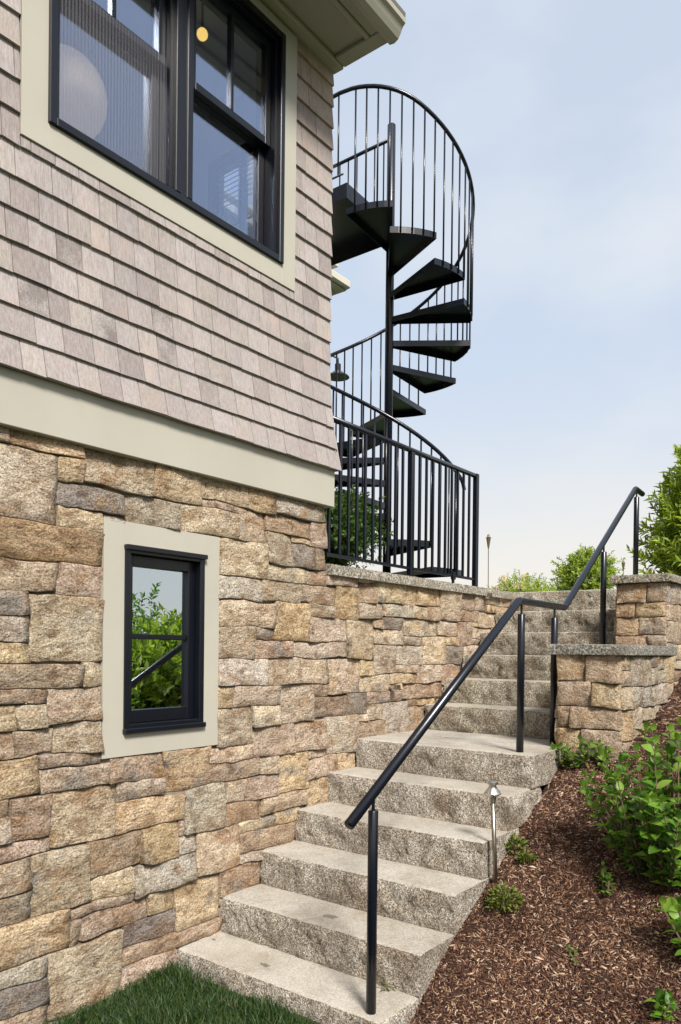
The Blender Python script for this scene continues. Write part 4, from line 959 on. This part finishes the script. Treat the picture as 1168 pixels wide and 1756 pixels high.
# leafy shrub in the mulch: the leaves that show are single objects
LEAF_ME = []
for k in range(4):
    L = 1.0; w = .54 + .06 * k; n = 6; V = []; F = []
    for i in range(n + 1):
        t = i / n; ww = w * .5 * math.sin(math.pi * min(1, t ** .8)) ** .8 * (1 if i < n else 0); dr = -.16 * t * t + .02 * k * math.sin(4 * t)
        V += [(-ww, t, dr + ww * .3), (0, t, dr), (ww, t, dr + ww * .3)]
    for i in range(n):
        a = i * 3; F += [(a, a + 1, a + 4, a + 3), (a + 1, a + 2, a + 5, a + 4)]
    me = bpy.data.meshes.new('leaf'); me.from_pydata(V, [], F); me.materials.append(M['leaf']); me.polygons.foreach_set('use_smooth', [True] * len(F)); me.update(); LEAF_ME.append(me)
def leaf_obj(parent, p, d, nrm, L):
    d = Vector(d).normalized(); x = d.cross(Vector(nrm)).normalized(); z = x.cross(d)
    o = bpy.data.objects.new('leaf', rnd.choice(LEAF_ME)); col.objects.link(o); o.parent = parent
    mm_ = Matrix.Identity(4)
    for i in range(3): mm_[i][0], mm_[i][1], mm_[i][2], mm_[i][3] = x[i] * L, d[i] * L, z[i] * L, p[i]
    o.matrix_basis = mm_
def leafy(name, label, cat, base, spread, height, nst, per, L, maxobj, lean=(0, 0), seed=1, zlow=.15, mat='leaf'):
    t = thing(name, label, cat); g = random.Random(seed); cand = []; b = MB(); bs = Vector(base)
    for s in range(nst):
        a = g.uniform(0, 2 * math.pi); rr_ = math.sqrt(g.uniform(0.02, 1)); out = Vector((math.cos(a) * spread[0], math.sin(a) * spread[1], 0)) * rr_
        h = height * (1 - .45 * rr_ * rr_) * g.uniform(.75, 1.08); b0 = bs + out * .35 + Vector((g.uniform(-.03, .03), g.uniform(-.03, .03), -.02)); b1 = b0 + out * .35 + Vector((lean[0] * .5, lean[1] * .5, h * .55)); b2 = bs + out * 1.0 + Vector((lean[0], lean[1], h))
        b.tube([b0, b1, b2], [.006, .0045, .002], 5)
        for j in range(per):
            tt = zlow + (1 - zlow) * (j + g.uniform(0, .6)) / per; tt = min(tt, 1)
            p = b0.lerp(b1, tt / .55) if tt < .55 else b1.lerp(b2, (tt - .55) / .45); ax = ((b1 - b0) if tt < .55 else (b2 - b1)).normalized()
            for sd in (0, 1):
                ph = j * 1.57 + sd * math.pi + g.uniform(-.4, .4); u_ = ax.cross(Vector((.3, .1, .95))).normalized(); v_ = ax.cross(u_)
                rd = u_ * math.cos(ph) + v_ * math.sin(ph); d = rd * .85 + ax * (.25 + .5 * tt) + Vector((g.uniform(-.2, .2), g.uniform(-.2, .2), g.uniform(-.15, .3)))
                nn = Vector((0, 0, 1)) + out.normalized() * .35 + Vector((g.uniform(-.4, .4), g.uniform(-.4, .4), 0)); cand.append((p, d.normalized(), nn, L * g.uniform(.65, 1.2) * (1.1 - .35 * abs(tt - .6))))
        cand.append((b2, Vector((g.uniform(-.4, .4), g.uniform(-.4, .4), .8)).normalized(), Vector((1, 0, .3)), L * .7))
    # leaves nearest the eye and highest are objects of their own, the rest one mesh
    cand.sort(key=lambda c: (c[0] - CAM).length - .5 * (c[0].z - bs.z))
    for c in cand[:maxobj]: leaf_obj(t, *c)
    rest = cand[maxobj:]
    if rest:
        V, F = leaf_arrays(np.array([list(c[0]) for c in rest]), np.array([list(c[1]) for c in rest]), np.array([list(c[2]) for c in rest]), np.array([c[3] for c in rest]), np.array([c[3] * .55 for c in rest]))
        o = link('foliage', fast_mesh('foliage', V, F, M[mat]), t); o['kind'] = 'stuff'
    b.build('stems', M['bark'], t, smooth=True); return t
mzf = lambda x, y: float(mulch_z(x, y))
leafy('leafy_shrub', 'bushy bright green shrub growing in the mulch by the right edge', 'shrub', (3.58, -1.95, mzf(3.58, -1.95)), (.32, .38), .66, 68, 11, .062, 295, seed=3, zlow=.04)
leafy('young_shrub', 'low broad leaved green shrub at the lower right corner of the mulch', 'shrub', (3.16, -2.235, mzf(3.16, -2.235)), (.15, .22), .30, 16, 6, .062, 150, seed=5)
leafy('pier_plant', 'small leafy plant growing at the foot of the low stone wall', 'plant', (4.245, -1.33, mzf(4.25, -1.33)), (.10, .17), .17, 14, 5, .045, 120, seed=6)
leafy('seedling', 'small bright sprig between the leafy shrub and the path light', 'plant', (3.42, -1.74, mzf(3.42, -1.74)), (.04, .05), .12, 5, 4, .035, 40, seed=9)
leafy('seedling', 'bottom corner seedling at the lower edge of the mulch', 'plant', (2.93, -2.135, mzf(2.93, -2.135)), (.04, .05), .07, 6, 4, .045, 40, seed=10)
leafy('seedling', 'tiny green sprig alone in the open mulch', 'plant', (3.08, -1.715, mzf(3.08, -1.715)), (.02, .02), .05, 4, 3, .022, 30, seed=12)
def weed(p, r, h, n, label, L=.03):
    t = thing('weed', label, 'weed', 'small weeds along the edge of the steps'); g = rng
    a = g.uniform(0, 6.28, n); k = np.sqrt(g.uniform(0, 1, n)) * r
    pos = np.stack([p[0] + np.cos(a) * k, p[1] + np.sin(a) * k, p[2] + g.uniform(0, h, n) * (1 - .6 * (k / r) ** 2)], 1)
    d = unit(np.stack([np.cos(a), np.sin(a), g.uniform(.1, 1.1, n)], 1) + g.normal(size=(n, 3)) * .5); nrm = unit(np.array([0, 0, 1.0]) + g.normal(size=(n, 3)) * .5)
    V, F = leaf_arrays(pos, d, nrm, L * g.uniform(.6, 1.3, n), L * .45); o = link('leaves', fast_mesh('leaves', V, F, M['weed']), t); o['kind'] = 'stuff'
    b = MB()
    for i in range(8): b.tube([(p[0], p[1], p[2] - .01), tuple(pos[i])], [.002, .001], 4)
    b.build('stems', M['bark'], t)
weed((3.215, -1.35, mzf(3.215, -1.35)), .075, .10, 420, 'olive weed clump at the foot of the path light', .026)
weed((3.504, -1.325, mzf(3.504, -1.325)), .035, .05, 90, 'tiny yellowish weed in the mulch right of the path light')
weed((3.60, -1.225, mzf(3.60, -1.225)), .05, .08, 150, 'dark green weed growing against the side of the third step')
weed((2.715, -1.05, .178), .03, .04, 30, 'thin green weed in the joint behind the lowest handrail post', .022)

# shrubs on the far side of the mulch bed and trees across the garden that the basement window mirrors
for (x, y, r, h, lab) in ((4.75, -2.65, .50, 1.62, 'leafy shrub beyond the right edge beside the low stone wall'), (5.6, -2.95, .60, 1.72, 'leafy shrub beyond the right edge higher up the mulch bed'), (4.3, -3.5, .60, 1.5, 'rounded shrub at the outer edge of the mulch bed'), (5.2, -4.9, .8, 1.72, 'broad shrub on the far side of the mulch bed nearest the lawn'), (6.5, -4.7, .95, 1.95, 'tall bushy shrub in the middle of the far side of the mulch bed'), (8.0, -5.2, 1.0, 2.0, 'bushy shrub at the upper end of the far side of the mulch bed')):
    t = thing('garden_shrub', lab, 'shrub', 'shrubs on the far side of the mulch bed'); (V, F), p0 = tufts((x, y, h - r * .9), (r, r, r * .95), 560, 12, .26, .10, .045, up=.3, shell=(.4, 1.0))
    o = link('foliage', fast_mesh('foliage', V, F, M['willow']), t); o['kind'] = 'stuff'
    b = MB()
    for i in range(14): b.tube([(x, y, mulch_z(x, y) - .05), tuple(p0[i * 9])], [.03, .008], 5)
    b.build('branches', M['bark'], t, smooth=True)
for (x, y, r, h, lab) in ((7.0, -8.4, 1.5, 2.15, 'broad garden tree nearest the house, mirrored in the basement window'), (9.4, -9.6, 1.9, 2.3, 'spreading garden tree mirrored in the basement window pane'), (11.8, -8.8, 1.7, 2.3, 'dense green tree at the far side of the garden'), (5.2, -10.6, 1.7, 2.25, 'rounded garden tree standing off to the right of the lawn'), (14.5, -10.5, 2.0, 2.5, 'farthest tree of the garden row, beyond the mulch bed')):
    t = thing('garden_tree', lab, 'tree', 'trees across the garden'); (V, F), p0 = tufts((x, y, h - r * .62), (r, r, r * .72), 420, 14, .42, .14, .06, up=.3, shell=(.35, 1.0))
    o = link('crown', fast_mesh('crown', V, F, M['leaf']), t); o['kind'] = 'stuff'
    b = MB(); b.tube([(x, y, -.1), (x + .05, y, h * .3), (x, y, h * .55)], [.11, .08, .05], 8)
    for i in range(14): b.tube([(x, y, h * .3), tuple(p0[i * 9])], [.04, .01], 5)
    b.build('trunk', M['bark'], t, smooth=True)

# ------------------------------------------------------------------ grass blades and bark mulch
n = 26000; n2 = 34000
gx = np.concatenate([rng.uniform(1.15, 2.62, n), rng.uniform(-.2, 2.40, n2)]); gy = -np.concatenate([rng.uniform(0.012, 1.25, n), rng.uniform(0.02, 2.9, n2)]); keep = ~((gx > 2.40) & (gy < -0.03) & (gy > -1.2)) & ~((gx > 2.44)); gx, gy = gx[keep], gy[keep]; n = len(gx)
gz = np.where((gy > -1.25) & (gx > -.98), .008 + .075 * smooth(1.2, 2.45, gx), -.04); h = rng.uniform(.030, .068, n) * (1 + .35 * np.sin(gx * 9 + 2) * np.sin(gy * 11)); a = rng.uniform(0, 6.28, n); le = rng.uniform(.01, .06, n)
w = rng.uniform(.0014, .0028, n); dx, dy = np.cos(a), np.sin(a); ba = a + rng.uniform(-1, 1, n) + 1.57; wx, wy = np.cos(ba) * w, np.sin(ba) * w
def P3(x, y, z): return np.stack([x, y, z], -1)
V = np.stack([P3(gx - wx, gy - wy, gz), P3(gx + wx, gy + wy, gz), P3(gx + dx * le * .35 + wx * .8, gy + dy * le * .35 + wy * .8, gz + h * .6), P3(gx + dx * le * .35 - wx * .8, gy + dy * le * .35 - wy * .8, gz + h * .6), P3(gx + dx * le, gy + dy * le, gz + h)], 1).reshape(-1, 3)
V[:, 1] = np.minimum(V[:, 1], -0.02)
q = np.arange(n) * 5; F = np.concatenate([np.stack([q, q + 1, q + 2], 1), np.stack([q, q + 2, q + 3], 1), np.stack([q + 3, q + 2, q + 4], 1)]).reshape(3, n, 3).transpose(1, 0, 2).reshape(-1, 3)
o = link('grass', fast_mesh('grass', V, F, M['grass'])); tag(o, 'dark green lawn grass at the foot of the stone wall', 'grass', kind='stuff')

def chips(n, x0, x1, y0, y1, lmin, lmax, name, dens=None):
    x = rng.uniform(x0, x1, n); y = rng.uniform(y0, y1, n)
    ok = ~((y > -1.19) & (mulch_z(x, -1.19) < SX * 0 + 9)) | (x < 2.44)
    x, y = x[ok], y[ok]; n = len(x); z = mulch_z(x, y) + rng.uniform(-.002, .010, n)
    L = lmin + (lmax - lmin) * rng.uniform(0, 1, n) ** 2.2; w = np.clip(L * rng.uniform(.12, .4, n), .002, .011); t = w * rng.uniform(.25, .5, n)
    e = .02; nx_ = -(mulch_z(x + e, y) - mulch_z(x - e, y)) / (2 * e); ny_ = -(mulch_z(x, y + e) - mulch_z(x, y - e)) / (2 * e)
    nn = unit(np.stack([nx_, ny_, np.ones(n)], 1) + rng.normal(size=(n, 3)) * .28); a = rng.uniform(0, 6.28, n)
    d = np.stack([np.cos(a), np.sin(a), np.zeros(n)], 1); d = unit(d - nn * (d * nn).sum(1, keepdims=True) + rng.normal(size=(n, 3)) * .12); s = unit(np.cross(nn, d)); u = np.cross(d, s)
    c = np.stack([x, y, z], 1); k = rng.uniform(.25, .9, (n, 2))
    V = []
    for (sd, ss, su) in ((-1, -1, -1), (1, -1, -1), (1, 1, -1), (-1, 1, -1), (-1, -1, 1), (1, -1, 1), (1, 1, 1), (-1, 1, 1)):
        tp = np.where(sd > 0, k[:, 0], k[:, 1])[:, None]
        V.append(c + d * (L[:, None] * .5 * sd) + s * (w[:, None] * .5 * ss * tp) + u * (t[:, None] * .5 * su) + u * 0)
    V = np.stack(V, 1).reshape(-1, 3); q = np.arange(n)[:, None] * 8
    F = np.concatenate([q + np.array(f) for f in ((4, 5, 6, 7), (0, 1, 5, 4), (1, 2, 6, 5), (2, 3, 7, 6), (3, 0, 4, 7))], 1).reshape(-1, 4)
    o = link(name, fast_mesh(name, V, F, M['chips'])); tag(o, kind='stuff'); return o
o = chips(130000, 2.40, 4.4, -2.75, -1.12, .004, .030, 'mulch'); tag(o, 'brown shredded bark mulch covering the sloping bed', 'mulch')
o = chips(30000, 2.40, 6.0, -4.6, -2.7, .012, .055, 'mulch'); tag(o, 'brown bark mulch farther out on the sloping bed', 'mulch')
o = chips(20000, 4.3, 6.6, -2.6, -1.16, .012, .05, 'mulch'); tag(o, 'brown bark mulch higher up behind the low stone wall', 'mulch')
for (x, y, L, lab) in ((3.02, -1.60, .045, 'pale bark flake just uphill of the tiny lone sprig'), (3.10, -1.66, .03, 'small pale bark flake in the open mulch beside the lone sprig'), (3.20, -1.50, .035, 'pale bark flake lower right of the olive weed clump'), (3.24, -1.47, .03, 'pale bark flake right of the olive weed clump'),
        (3.34, -1.68, .03, 'pale bark flake left of the bright sprig by the shrub'), (3.46, -1.38, .04, 'pale bark flake beside the tiny yellowish weed'), (3.52, -1.44, .035, 'pale bark flake uphill of the tiny yellowish weed')):
    b = MB(); z = mzf(x, y) + .012; a = rnd.uniform(0, 3); dx, dy = math.cos(a) * L / 2, math.sin(a) * L / 2; w = .28
    b.add([(x - dx, y - dy, z), (x - dy * w, y + dx * w, z + .003), (x + dx, y + dy, z + .004), (x + dy * w, y - dx * w, z + .001), (x, y, z + .009), (x, y, z - .006)], [(0, 3, 4), (3, 2, 4), (2, 1, 4), (1, 0, 4), (3, 0, 5), (2, 3, 5), (1, 2, 5), (0, 1, 5)])
    o = b.build('bark_chip', M['straw']); tag(o, lab, 'bark chip', 'pale bark flakes on the mulch')
